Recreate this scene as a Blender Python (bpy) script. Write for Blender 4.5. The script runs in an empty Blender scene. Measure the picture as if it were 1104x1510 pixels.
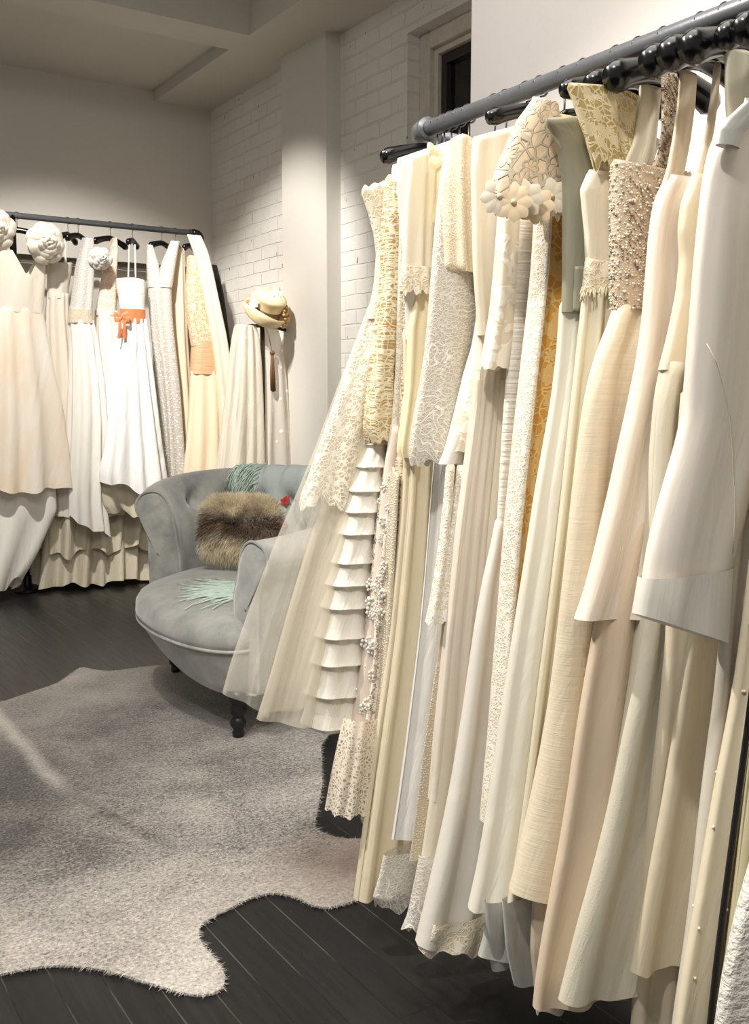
# Bridal salon: two pipe rails of vintage gowns, a tufted armchair and a cowhide rug.  Units: metres.
import bpy, bmesh, math, random
import numpy as np
from mathutils import Vector, Matrix
random.seed(4); RNG = np.random.default_rng(7)
S = bpy.context.scene
C = S.collection
PI = math.pi
RX = 1.349                      # x of the right-hand rail

# ------------------------------------------------------------------ helpers
def lin(c):
    out = []
    for v in c[:3]:
        v = v / 255.0
        out.append(v / 12.92 if v <= .04045 else ((v + .055) / 1.055) ** 2.4)
    return (*out, 1.0)

def set_uv(me, uv_per_vert):
    lay = me.uv_layers.new(name='UVMap')
    n = len(me.loops); vi = np.empty(n, dtype=np.int32)
    me.loops.foreach_get('vertex_index', vi)
    lay.data.foreach_set('uv', np.asarray(uv_per_vert, dtype=np.float32)[vi].ravel())

def link(name, me, mat=None, parent=None, smooth=True, loc=None):
    o = bpy.data.objects.new(name, me); C.objects.link(o)
    if mat is not None: me.materials.append(mat)
    if smooth and len(me.polygons):
        me.polygons.foreach_set('use_smooth', np.ones(len(me.polygons), dtype=bool))
    if parent is not None:
        o.parent = parent
        o.matrix_parent_inverse = Matrix.Translation(-parent.location)   # children are modelled in world coordinates
    if loc is not None: o.location = loc
    return o

def mesh(name, verts, faces, mat=None, parent=None, smooth=True, uv=None):
    me = bpy.data.meshes.new(name)
    me.from_pydata([tuple(map(float, v)) for v in verts], [], faces)
    me.update()
    if uv is not None: set_uv(me, uv)
    return link(name, me, mat, parent, smooth)

def thing(name, label, cat, loc, group=None):
    o = bpy.data.objects.new(name, None); C.objects.link(o)
    o.location = loc; o.empty_display_size = .05
    tag(o, label, cat, group)
    return o

def tag(o, label=None, cat=None, group=None, kind=None):
    if label: o['label'] = label
    if cat: o['category'] = cat
    if group: o['group'] = group
    if kind: o['kind'] = kind
    return o

class MB:
    """collects shapes for one mesh"""
    def __init__(s): s.v = []; s.f = []
    def add(s, v, f):
        b = len(s.v); s.v += [tuple(map(float, q)) for q in v]; s.f += [tuple(i + b for i in q) for q in f]
    def box(s, x0, x1, y0, y1, z0, z1):
        v = [(x, y, z) for x in (x0, x1) for y in (y0, y1) for z in (z0, z1)]
        s.add(v, [(0, 1, 3, 2), (4, 6, 7, 5), (0, 4, 5, 1), (2, 3, 7, 6), (0, 2, 6, 4), (1, 5, 7, 3)])
    def tube(s, pts, rad, seg=10, cap=True, flat=1.0):
        pts = np.array(pts, float); n = len(pts)
        rad = np.full(n, rad) if np.isscalar(rad) else np.array(rad, float)
        T = np.gradient(pts, axis=0); T /= np.linalg.norm(T, axis=1)[:, None] + 1e-9
        up = np.array([0, 0, 1.0]) if abs(T[0][2]) < .9 else np.array([1.0, 0, 0])
        N = np.cross(T[0], up); N /= np.linalg.norm(N)
        v = []
        for i in range(n):
            N = N - T[i] * N.dot(T[i]); N /= np.linalg.norm(N) + 1e-9
            B = np.cross(T[i], N)
            for k in range(seg):
                a = 2 * PI * k / seg
                v.append(pts[i] + rad[i] * (math.cos(a) * N + flat * math.sin(a) * B))
        f = [(i * seg + k, i * seg + (k + 1) % seg, (i + 1) * seg + (k + 1) % seg, (i + 1) * seg + k) for i in range(n - 1) for k in range(seg)]
        if cap: f += [tuple(range(seg))[::-1], tuple(range((n - 1) * seg, n * seg))]
        s.add(v, f)
    def lathe(s, prof, c, seg=24):
        v = []; n = len(prof)
        for r, z in prof:
            for k in range(seg):
                a = 2 * PI * k / seg; v.append((c[0] + r * math.cos(a), c[1] + r * math.sin(a), c[2] + z))
        f = [(i * seg + k, i * seg + (k + 1) % seg, (i + 1) * seg + (k + 1) % seg, (i + 1) * seg + k) for i in range(n - 1) for k in range(seg)]
        f += [tuple(range(seg))[::-1], tuple(range((n - 1) * seg, n * seg))]
        s.add(v, f)
    def ball(s, c, r, seg=8, rings=5, sc=(1, 1, 1)):
        v = []; 
        for i in range(rings + 1):
            t = PI * i / rings
            for k in range(seg):
                a = 2 * PI * k / seg
                v.append((c[0] + sc[0] * r * math.sin(t) * math.cos(a), c[1] + sc[1] * r * math.sin(t) * math.sin(a), c[2] + sc[2] * r * math.cos(t)))
        s.add(v, [(i * seg + k, (i + 1) * seg + k, (i + 1) * seg + (k + 1) % seg, i * seg + (k + 1) % seg) for i in range(rings) for k in range(seg)])
    def build(s, name, mat, parent=None, smooth=True, bevel=0):
        o = mesh(name, s.v, s.f, mat, parent, smooth)
        if bevel:
            m = o.modifiers.new('bevel', 'BEVEL'); m.width = bevel; m.segments = 2; m.limit_method = 'ANGLE'
        return o

# ------------------------------------------------------------------ materials
def soft(c, k=.28):
    return tuple(v + (w - v) * k for v, w in zip(c, (246, 242, 234))) if min(c) > 135 and max(c) - min(c) < 90 else c

class NT:
    def __init__(s, name):
        s.m = bpy.data.materials.new(name); s.m.use_nodes = True
        s.t = s.m.node_tree; s.t.nodes.clear()
        s.out = s.t.nodes.new('ShaderNodeOutputMaterial')
    def n(s, typ, **kw):
        nd = s.t.nodes.new('ShaderNode' + typ)
        for k, v in kw.items():
            if k.startswith('_'): setattr(nd, k[1:], v)
            else:
                key = int(k[1:]) if k[0] == 'i' and k[1:].isdigit() else k.replace('__', ' ')
                s.put(nd.inputs[key], v)
        return nd
    def put(s, sock, v):
        if hasattr(v, 'is_output'): s.t.links.new(v, sock)
        elif hasattr(v, 'outputs'): s.t.links.new(v.outputs[0], sock)
        else: sock.default_value = v
    def math(s, op, a, b=None, c=None, clamp=False):
        nd = s.n('Math', _operation=op, _use_clamp=clamp); s.put(nd.inputs[0], a)
        if b is not None: s.put(nd.inputs[1], b)
        if c is not None: s.put(nd.inputs[2], c)
        return nd.outputs[0]
    def mix(s, fac, a, b):
        nd = s.n('Mix', _data_type='RGBA'); s.put(nd.inputs[0], fac); s.put(nd.inputs[6], a); s.put(nd.inputs[7], b)
        return nd.outputs[2]
    def ramp(s, fac, lo, hi, a=0.0, b=1.0):
        nd = s.n('MapRange', Value=fac); nd.inputs[1].default_value = lo; nd.inputs[2].default_value = hi
        nd.inputs[3].default_value = a; nd.inputs[4].default_value = b
        return nd.outputs[0]
    def uv(s, sx=1, sy=1, rot=0):
        u = s.n('UVMap'); mp = s.n('Mapping', Vector=u.outputs[0]); mp.inputs['Scale'].default_value = (sx, sy, 1)
        mp.inputs['Rotation'].default_value = (0, 0, rot)
        return mp.outputs[0]
    def obj(s, sx=1, sy=1, sz=1, rot=(0, 0, 0)):
        u = s.n('TexCoord'); mp = s.n('Mapping', Vector=u.outputs['Object']); mp.inputs['Scale'].default_value = (sx, sy, sz)
        mp.inputs['Rotation'].default_value = rot
        return mp.outputs[0]
    def noise(s, vec, scale, detail=3, rough=.5, dist=0.0):
        return s.n('TexNoise', Vector=vec, Scale=scale, Detail=detail, Roughness=rough, Distortion=dist).outputs[0]
    def bump(s, h, strength=.3, dist=.01, prev=None):
        nd = s.n('Bump', Height=h, Strength=strength, Distance=dist)
        if prev is not None: s.put(nd.inputs['Normal'], prev)
        return nd.outputs[0]
    def done(s, sh): s.put(s.out.inputs[0], sh); return s.m

MATS = {}
def cloth_shader(k, col, rough, nrm, sheen, spec, trans, alpha, metal=0.0):
    p = k.n('BsdfPrincipled'); k.put(p.inputs['Base Color'], col); k.put(p.inputs['Roughness'], rough)
    p.inputs['Specular IOR Level'].default_value = spec
    p.inputs['Sheen Weight'].default_value = sheen; p.inputs['Sheen Roughness'].default_value = .5
    k.put(p.inputs['Metallic'], metal)
    if nrm is not None: k.put(p.inputs['Normal'], nrm)
    sh = p.outputs[0]
    if trans > 0:
        t = k.n('BsdfTranslucent', Color=col)
        sh = k.n('MixShader', i0=trans, i1=sh, i2=t).outputs[0]
    if alpha is not None:
        t = k.n('BsdfTransparent')
        sh = k.n('MixShader', i0=alpha, i1=t, i2=sh).outputs[0]
    return sh

def fabric(name, col, rough=.55, kind='satin', sheen=.15, spec=.35, trans=.12, alpha=None, wr=.35, col2=None):
    if name in MATS: return MATS[name]
    k = NT(name); col = soft(col); base = lin(col); uv = k.uv()
    big = k.noise(k.uv(5, 2.2), 1.0, 3, .55)
    c = k.mix(k.ramp(big, .35, .7), base, lin(col2) if col2 else tuple(v * .93 for v in base[:3]) + (1,))
    wr1 = k.noise(k.uv(26, 5), 1.0, 4, .55, .6)
    nrm = k.bump(wr1, wr, .012, k.bump(k.noise(k.uv(16, .8), 1.0, 1.5, .4, .4), wr * .75, .03))
    if kind == 'crepe':
        nrm = k.bump(k.noise(uv, 420, 2), .25, .002, nrm)
    elif kind == 'slub':
        s1 = k.noise(k.uv(10, 260), 1.0, 3, .6); s2 = k.noise(k.uv(30, 700), 1.0, 2)
        c = k.mix(k.ramp(s1, .4, .65), c, tuple(v * .87 for v in base[:3]) + (1,))
        nrm = k.bump(k.math('ADD', s1, s2), .25, .0015, nrm)
    elif kind == 'ruched':      # tight horizontal gathers
        s1 = k.noise(k.uv(6, 90), 1.0, 2, .5, .8)
        nrm = k.bump(s1, .4, .008, nrm)
    elif kind == 'brocade':
        v = k.n('TexVoronoi', Vector=k.uv(60, 60), Scale=1.0, _feature='SMOOTH_F1').outputs[0]
        nrm = k.bump(k.math('ADD', v, k.noise(uv, 160, 3)), .8, .006, nrm)
    elif kind == 'pleat':
        w = k.noise(k.uv(240, 1.5), 1.0, 2)
        nrm = k.bump(w, .5, .004, nrm)
    elif kind == 'tulle':
        w = k.noise(k.uv(34, 1.2), 1.0, 3)
        alpha = k.math('MULTIPLY', k.ramp(w, .3, .75, .55, 1.5), alpha, clamp=True)
    elif kind == 'velvet':
        w = k.noise(k.obj(9, 9, 9), 1.0, 4, .6)
        c = k.mix(k.ramp(w, .3, .7), base, lin(col2))
        nrm = k.bump(k.noise(k.obj(), 500, 2), .12, .002, k.bump(w, .15, .02))
    MATS[name] = k.done(cloth_shader(k, c, rough, nrm, sheen, spec, trans, alpha))
    return MATS[name]

def lace(name, thread, ground, galpha, kind='net', scale=60.0, rough=.65, trans=.15, bumpv=.45, spec=.3, metal=0.0):
    if name in MATS: return MATS[name]
    k = NT(name); uv = k.uv(); thread = soft(thread); ground = soft(ground, .18)
    warp = k.n('TexNoise', Vector=uv, Scale=scale * .35, Detail=2).outputs['Color']
    wv = k.n('VectorMath', _operation='MULTIPLY_ADD'); k.put(wv.inputs[0], warp); wv.inputs[1].default_value = (.6 / scale,) * 3; k.put(wv.inputs[2], uv)
    P = wv.outputs[0]
    if kind in ('flower', 'bigflower', 'cutwork'):
        sc = {'flower': scale, 'bigflower': scale, 'cutwork': scale}[kind]
        vo = k.n('TexVoronoi', Vector=uv, Scale=sc, Randomness=.55)
        sv = k.n('VectorMath', _operation='SCALE'); k.put(sv.inputs[0], uv); sv.inputs['Scale'].default_value = 1.0
        d = k.n('VectorMath', _operation='SUBTRACT'); k.put(d.inputs[0], sv.outputs[0]); k.put(d.inputs[1], vo.outputs['Position'])
        xyz = k.n('SeparateXYZ', Vector=d.outputs[0])
        ang = k.math('ARCTAN2', xyz.outputs[1], xyz.outputs[0])
        ln = k.n('VectorMath', _operation='LENGTH'); k.put(ln.inputs[0], d.outputs[0])
        r = k.math('MULTIPLY', ln.outputs['Value'], sc)                       # 0..~.7 in cell units
        pet = k.math('ADD', .36, k.math('MULTIPLY', .13, k.math('ABSOLUTE', k.math('COSINE', k.math('MULTIPLY', ang, 3.5)))))
        rim = k.ramp(k.math('ABSOLUTE', k.math('SUBTRACT', r, pet)), .03, .06, 1, 0)
        vein = k.math('MULTIPLY', k.ramp(k.math('ABSOLUTE', k.math('COSINE', k.math('MULTIPLY', ang, 3.5))), .18, .3, 1, 0), k.ramp(r, .36, .40, 1, 0))
        eye = k.ramp(r, .08, .11, 1, 0)
        edge = k.n('TexVoronoi', Vector=P, Scale=sc * 1.9, _feature='DISTANCE_TO_EDGE').outputs[0]
        netl = k.math('MULTIPLY', k.ramp(edge, .05, .09, 1, 0), k.ramp(r, .40, .46, 0, 1))
        pat = k.math('MAXIMUM', k.math('MAXIMUM', rim, vein), k.math('MAXIMUM', eye, netl))
        if kind == 'flower':
            pat = k.math('MAXIMUM', pat, k.math('MULTIPLY', .8, k.ramp(k.math('SUBTRACT', r, pet), -.05, 0, 1, 0)))
        if kind == 'cutwork':
            pat = k.math('MAXIMUM', pat, k.math('MULTIPLY', .9, k.ramp(edge, .16, .2, 1, 0)))
    elif kind == 'scroll':
        a = k.noise(uv, scale * .42, 1.5, .4)
        l1 = k.ramp(k.math('ABSOLUTE', k.math('SINE', k.math('MULTIPLY', a, 34))), .25, .45, 1, 0)
        b = k.noise(uv, scale * .2, 1, .4)
        m = k.ramp(b, .46, .54)
        fine = k.ramp(k.n('TexVoronoi', Vector=P, Scale=scale * 3.4, _feature='DISTANCE_TO_EDGE').outputs[0], .06, .14, .55, 0)
        pat = k.math('MAXIMUM', k.math('MULTIPLY', l1, k.math('ADD', .35, k.math('MULTIPLY', m, .65))), fine)
    elif kind == 'beads':
        v = k.n('TexVoronoi', Vector=P, Scale=scale, Randomness=.8).outputs[0]
        pat = k.ramp(v, .18, .42, 1, 0)
    elif kind == 'rows':           # rows of bugle beads
        w = k.noise(k.uv(18, 340), 1.0, 2, .5, .9)
        v = k.n('TexVoronoi', Vector=P, Scale=scale * .5, _feature='DISTANCE_TO_EDGE').outputs[0]
        pat = k.math('MAXIMUM', k.ramp(w, .46, .56), k.ramp(v, .04, .1, 1, 0))
    elif kind == 'damask':
        a = k.noise(P, scale * .5, 2, .5, .8)
        pat = k.ramp(a, .47, .53)
    elif kind == 'dots':
        v = k.n('TexVoronoi', Vector=uv, Scale=scale, Randomness=.6).outputs[0]
        pat = k.ramp(v, .12, .2, 1, 0)
    else:
        e1 = k.ramp(k.n('TexVoronoi', Vector=P, Scale=scale, _feature='DISTANCE_TO_EDGE').outputs[0], .07, .14, 1, 0)
        e2 = k.ramp(k.noise(P, scale * .55, 2, .5, .5), .52, .58)
        pat = k.math('MAXIMUM', e1, e2)
    c = k.mix(pat, lin(ground), lin(thread))
    nrm = k.bump(k.noise(k.uv(18, 1.2), 1.0, 2), .3, .02)
    nrm = k.bump(pat, bumpv, .004, nrm)
    al = None if galpha >= 1 else k.ramp(pat, 0, 1, galpha, 1)
    rr = k.ramp(pat, 0, 1, rough, rough * .8)
    MATS[name] = k.done(cloth_shader(k, c, rr, nrm, .1, spec, trans, al, k.math('MULTIPLY', pat, metal) if metal else 0.0))
    return MATS[name]

def simple(name, col, rough=.5, metal=0.0, spec=.5, bscale=None, bstr=.2, coat=0.0):
    if name in MATS: return MATS[name]
    k = NT(name); p = k.n('BsdfPrincipled', Roughness=rough, Metallic=metal); 
    v = k.noise(k.obj(), 30, 3)
    c = lin(col); k.put(p.inputs['Base Color'], k.mix(k.ramp(v, .3, .7), c, tuple(q * .85 for q in c[:3]) + (1,)))
    p.inputs['Specular IOR Level'].default_value = spec
    p.inputs['Coat Weight'].default_value = coat
    if bscale: k.put(p.inputs['Normal'], k.bump(k.noise(k.obj(), bscale, 4), bstr, .01))
    MATS[name] = k.done(p); return MATS[name]

F, L_ = fabric, lace
def build_mats():
    iv = (240, 231, 212)
    F('satin_cream', (240, 226, 194)); F('satin_cream2', (226, 214, 184)); F('satin_white', (244, 239, 228), .45, wr=.5)
    F('satin_cool', (236, 236, 232), .4, wr=.5); F('satin_ruched', (244, 236, 220), .4, 'ruched'); F('satin_ruchedh', (240, 234, 220), .4, 'ruched')
    F('satin_yellow', (238, 218, 166)); F('satin_greige', (196, 178, 150)); F('satin_tan', (214, 192, 158))
    F('satin_sage', (152, 149, 128), .35); F('satin_sage2', (226, 218, 186), .45); F('satin_pale', (232, 226, 206), .45)
    F('satin_greyblue', (176, 176, 168), .5); F('satin_blush', (238, 220, 200), .45); F('satin_sand', (216, 190, 156), .5)
    F('satin_sand2', (222, 202, 170), .45); F('satin_tan2', (212, 196, 162), .5); F('satin_offwhite', (230, 220, 205), .4, wr=.15)
    F('satin_cuff', (222, 218, 205), .4, wr=.25); F('satin_pearl', (218, 208, 190), .35); F('satin_paleyellow', (236, 220, 182), .5)
    F('satin_shell', (236, 224, 204), .4); F('satin_shell2', (242, 233, 219), .4, col2=(240, 220, 192)); F('satin_blushwhite', (242, 224, 206), .4)
    F('satin_gold', (236, 212, 170), .35); F('satin_peach', (244, 216, 176), .5); F('ruched_peach', (222, 176, 134), .5, 'ruched')
    F('satin_khaki', (206, 194, 164), .6, wr=.9); F('sash_orange', (228, 124, 78), .5)
    F('crepe_white', (246, 240, 224), .7, 'crepe', wr=.5); F('crepe_green', (206, 198, 172), .7, 'crepe')
    F('chiffon_yellow', (240, 224, 184), .7, 'pleat', trans=.25); F('chiffon_white', (240, 234, 222), .7, trans=.25)
    F('chiffon_ivory', (236, 224, 198), .7, trans=.2); F('chiffon_ivory2', (226, 216, 184), .6, trans=.2)
    F('chiffon_pleat', (242, 228, 208), .7, 'pleat', trans=.25)
    F('silk_slub', (238, 220, 184), .45, 'slub'); F('brocade_white', (238, 234, 222), .55, 'brocade')
    F('black_cloth', (18, 18, 20), .6, spec=.2, trans=0)
    F('tulle_sheer', (236, 230, 214), .8, 'tulle', trans=.3, alpha=.27); F('tulle_mid', (240, 230, 208), .8, 'tulle', trans=.3, alpha=.55)
    F('tulle_blush', (240, 218, 200), .8, 'tulle', trans=.2, alpha=.9)
    F('veil_ivory', (238, 230, 212), .8, 'tulle', trans=.3, alpha=.72)
    F('organza_olive', (206, 196, 146), .5, 'tulle', trans=.2, alpha=.9)
    L_('lace_cream', (246, 236, 212), (226, 206, 166), 1, 'net', 110); L_('lace_white', (248, 242, 228), (226, 212, 182), 1, 'net', 150)
    L_('lace_ivory', (246, 234, 206), (222, 200, 160), .92, 'scroll', 70); L_('lace_sheer', (246, 238, 218), (238, 226, 198), .38, 'net', 120)
    L_('lace_scroll', (244, 240, 230), (196, 186, 166), 1, 'scroll', 42); L_('lace_amber', (240, 208, 142), (226, 166, 76), 1, 'flower', 26)
    L_('lace_bigflower', (200, 184, 156), (248, 226, 190), .85, 'bigflower', 22, bumpv=.9)
    L_('lace_flower', (250, 244, 230), (236, 214, 190), .1, 'flower', 60); L_('lace_cutwork', (242, 228, 206), (196, 178, 148), .45, 'cutwork', 70)
    L_('lace_hemsheer', (248, 244, 236), (234, 228, 216), .5, 'scroll', 40); L_('lace_yellowed', (232, 216, 168), (196, 172, 112), .8, 'flower', 44)
    L_('damask', (246, 238, 220), (224, 212, 186), 1, 'damask', 70, bumpv=.25); L_('lace_silver', (240, 238, 234), (206, 200, 192), 1, 'beads', 90)
    L_('lace_blush', (244, 220, 198), (222, 186, 160), 1, 'net', 60); L_('lace_peach', (246, 212, 174), (222, 166, 124), 1, 'net', 90)
    L_('beaded_gold', (240, 224, 180), (178, 148, 96), 1, 'rows', 120, rough=.45, spec=.6); L_('beaded_beige', (226, 208, 172), (168, 146, 110), 1, 'rows', 130, rough=.5)
    L_('beaded_white', (248, 240, 222), (206, 190, 160), 1, 'beads', 190, rough=.35, spec=.6)
    L_('sequin_silver', (246, 242, 236), (196, 188, 176), 1, 'beads', 60, rough=.35, spec=.6)
    L_('bead_base', (240, 228, 204), (196, 172, 140), 1, 'beads', 230, rough=.4, spec=.5)
    L_('veil_embroidered', (250, 246, 238), (226, 218, 204), .62, 'dots', 16)
    k = NT('clear_plastic'); g = k.n('BsdfGlossy', Color=(1, 1, 1, 1), Roughness=.12); t = k.n('BsdfTransparent', Color=(.97, .97, .96, 1))
    nz = k.bump(k.noise(k.uv(14, 7), 1.0, 3), .6, .02); k.put(g.inputs['Normal'], nz)
    fr = k.n('Fresnel', IOR=1.5); k.put(fr.inputs['Normal'], nz)
    MATS['clear_plastic'] = k.done(k.n('MixShader', i0=k.math('MULTIPLY', fr.outputs[0], 1.2, clamp=True), i1=t, i2=g))
build_mats()

# ------------------------------------------------------------------ draped cloth tubes
def smooth_arr(a, n=2):
    a = a.copy()
    for _ in range(n):
        b = a.copy(); b[1:-1] = .25 * a[:-2] + .5 * a[1:-1] + .25 * a[2:]; a = b
    return a

def tube_verts(p, Y, d, f, tt=0, ht=0, hwv=None, sc=0, vn=0, tiers=None, rows=54, seg=150, seed=0, bk=0):
    rng = np.random.default_rng(seed)
    P = np.array(p); z0, z1 = P[0, 0], P[-1, 0]
    if tiers: rows = 300
    t = np.linspace(0, 1, rows); z = z0 + (z1 - z0) * t
    k = np.linspace(0, 1, 300); zk = z0 + (z1 - z0) * k
    xl = np.interp(-z, -zk, smooth_arr(np.interp(-zk, -P[:, 0], P[:, 1]), 60))
    xr = np.interp(-z, -zk, smooth_arr(np.interp(-zk, -P[:, 0], P[:, 2]), 60))
    xc = (xl + xr) / 2; hw = (xr - xl) / 2
    dd = d[0] + (d[1] - d[0]) * t ** 1.1
    nf, a0, a1 = f
    amp = a0 + (a1 - a0) * t
    ph = rng.uniform(0, 6.28, 6)
    V = np.zeros((rows, seg, 3)); UV = np.zeros((rows, seg, 2)); HX = np.zeros((rows, seg))
    aa = np.linspace(0, 2 * PI, 721)
    e = .82
    off = np.zeros(rows)
    if tiers:
        ts = np.array(sorted(tiers, reverse=True)); top = np.concatenate([[z0], ts])
        for i in range(rows):
            j = np.searchsorted(-ts, -z[i], side='left')
            if j < len(ts):
                h0, h1 = top[j], ts[j]
                fr = (h0 - z[i]) / max(h0 - h1, 1e-4); off[i] = .0005 + .0035 * fr + .0055 * fr ** 3.5
    for i in range(rows):
        ca, sa = np.cos(aa), np.sin(aa)
        ex = (hw[i] + off[i]) * np.sign(ca) * np.abs(ca) ** e; ey = (dd[i] + off[i]) * np.sign(sa) * np.abs(sa) ** e
        L = np.concatenate([[0], np.cumsum(np.hypot(np.diff(ex), np.diff(ey)))])
        # twice the density around the front (-X) edge
        q = np.linspace(0, 1, seg, endpoint=False)
        x = -np.interp(q * L[-1], L, ex); y = -np.interp(q * L[-1], L, ey)
        nx, ny = x / max(hw[i], 1e-3) ** 2, y / max(dd[i], 1e-3) ** 2
        nl = np.hypot(nx, ny) + 1e-9; nx /= nl; ny /= nl
        w = 2 * PI * nf * q + .7 * math.sin(2.2 * t[i] + ph[0])
        fo = np.sin(w + ph[1] + .5 * np.sin(2 * PI * 3 * q + ph[2])) * .75 + .45 * np.sin(2.3 * w * .5 // 1 * 0 + 2 * PI * max(2, nf // 2) * q + ph[3] + t[i] * 1.3)
        fo = np.sign(fo) * np.abs(fo) ** .85
        a = amp[i] * fo
        V[i, :, 0] = xc[i] + x + nx * a; V[i, :, 1] = Y + bk * (dd[i] - dd[0]) + y + ny * a; V[i, :, 2] = z[i]
        HX[i] = V[i, :, 0]
        UV[i, :, 0] = (q - (q > .5)) * L[-1]; UV[i, :, 1] = z[i]
    if tt:
        V[:, :, 2] += ((1 - t) ** 2)[:, None] * tt * np.minimum(HX - xl[:, None], xr[:, None] - HX)
    if sc:
        V[:, :, 2] += ((1 - t) ** 3)[:, None] * .012 * np.abs(np.sin(PI * 26 * np.linspace(0, 1, seg)))[None]
    if vn:
        V[:, :, 2] -= ((1 - t) ** 1.5)[:, None] * vn[0] * np.clip(1 - np.abs(HX - vn[1]) / vn[2], 0, 1)
    if ht:
        V[:, :, 2] += (t ** 3)[:, None] * ht * (HX - xl[:, None])
    if hwv:
        V[:, :, 2] += (t ** 6)[:, None] * (hwv[0] * (.75 * np.sin(2 * PI * hwv[1] * np.linspace(0, 1, seg, endpoint=False) + ph[4]) + .45 * np.sin(2 * PI * int(hwv[1] * 2.4) * np.linspace(0, 1, seg, endpoint=False) + ph[5])))[None]
    return V, UV

def drape(name, m, parent, p, Y, d, f, seed=0, cap=True, **kw):
    V, UV = tube_verts(p, Y, d, f, seed=seed, **kw)
    rows, seg = V.shape[:2]
    v = V.reshape(-1, 3); uv = UV.reshape(-1, 2)
    faces = [(i * seg + k, (i + 1) * seg + k, (i + 1) * seg + (k + 1) % seg, i * seg + (k + 1) % seg) for i in range(rows - 1) for k in range(seg)]
    if cap and not kw.get('vn'):
        top = V[0].copy(); c = top.mean(0); top[:, 1] = c[1] + (top[:, 1] - c[1]) * .25; top[:, 2] += .006; b = len(v)
        v = np.concatenate([v, top]); uv = np.concatenate([uv, UV[0]])
        faces += [(b + k, k, (k + 1) % seg, b + (k + 1) % seg) for k in range(seg)]
    return mesh(name, v, faces, MATS[m], parent, uv=uv), V

def build_drapes(rec, parent, idx):   # one mesh per part
    out = {}
    for j, q in enumerate(rec['parts']):
        q = dict(q); n = q.pop('n'); m = q.pop('m'); q.pop('k', None); p = q.pop('p'); dy = q.pop('dy', 0)
        o, V = drape(n, m, parent, p, rec['Y'] + dy, q.pop('d'), q.pop('f'), seed=idx * 31 + j, bk=1 if idx < 100 else 0, cap=n not in ('cuff', 'lace_hem', 'hem_ruffle', 'underlayer', 'underskirt'), **q)
        out.setdefault(n, (o, V, p))
    return out

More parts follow.
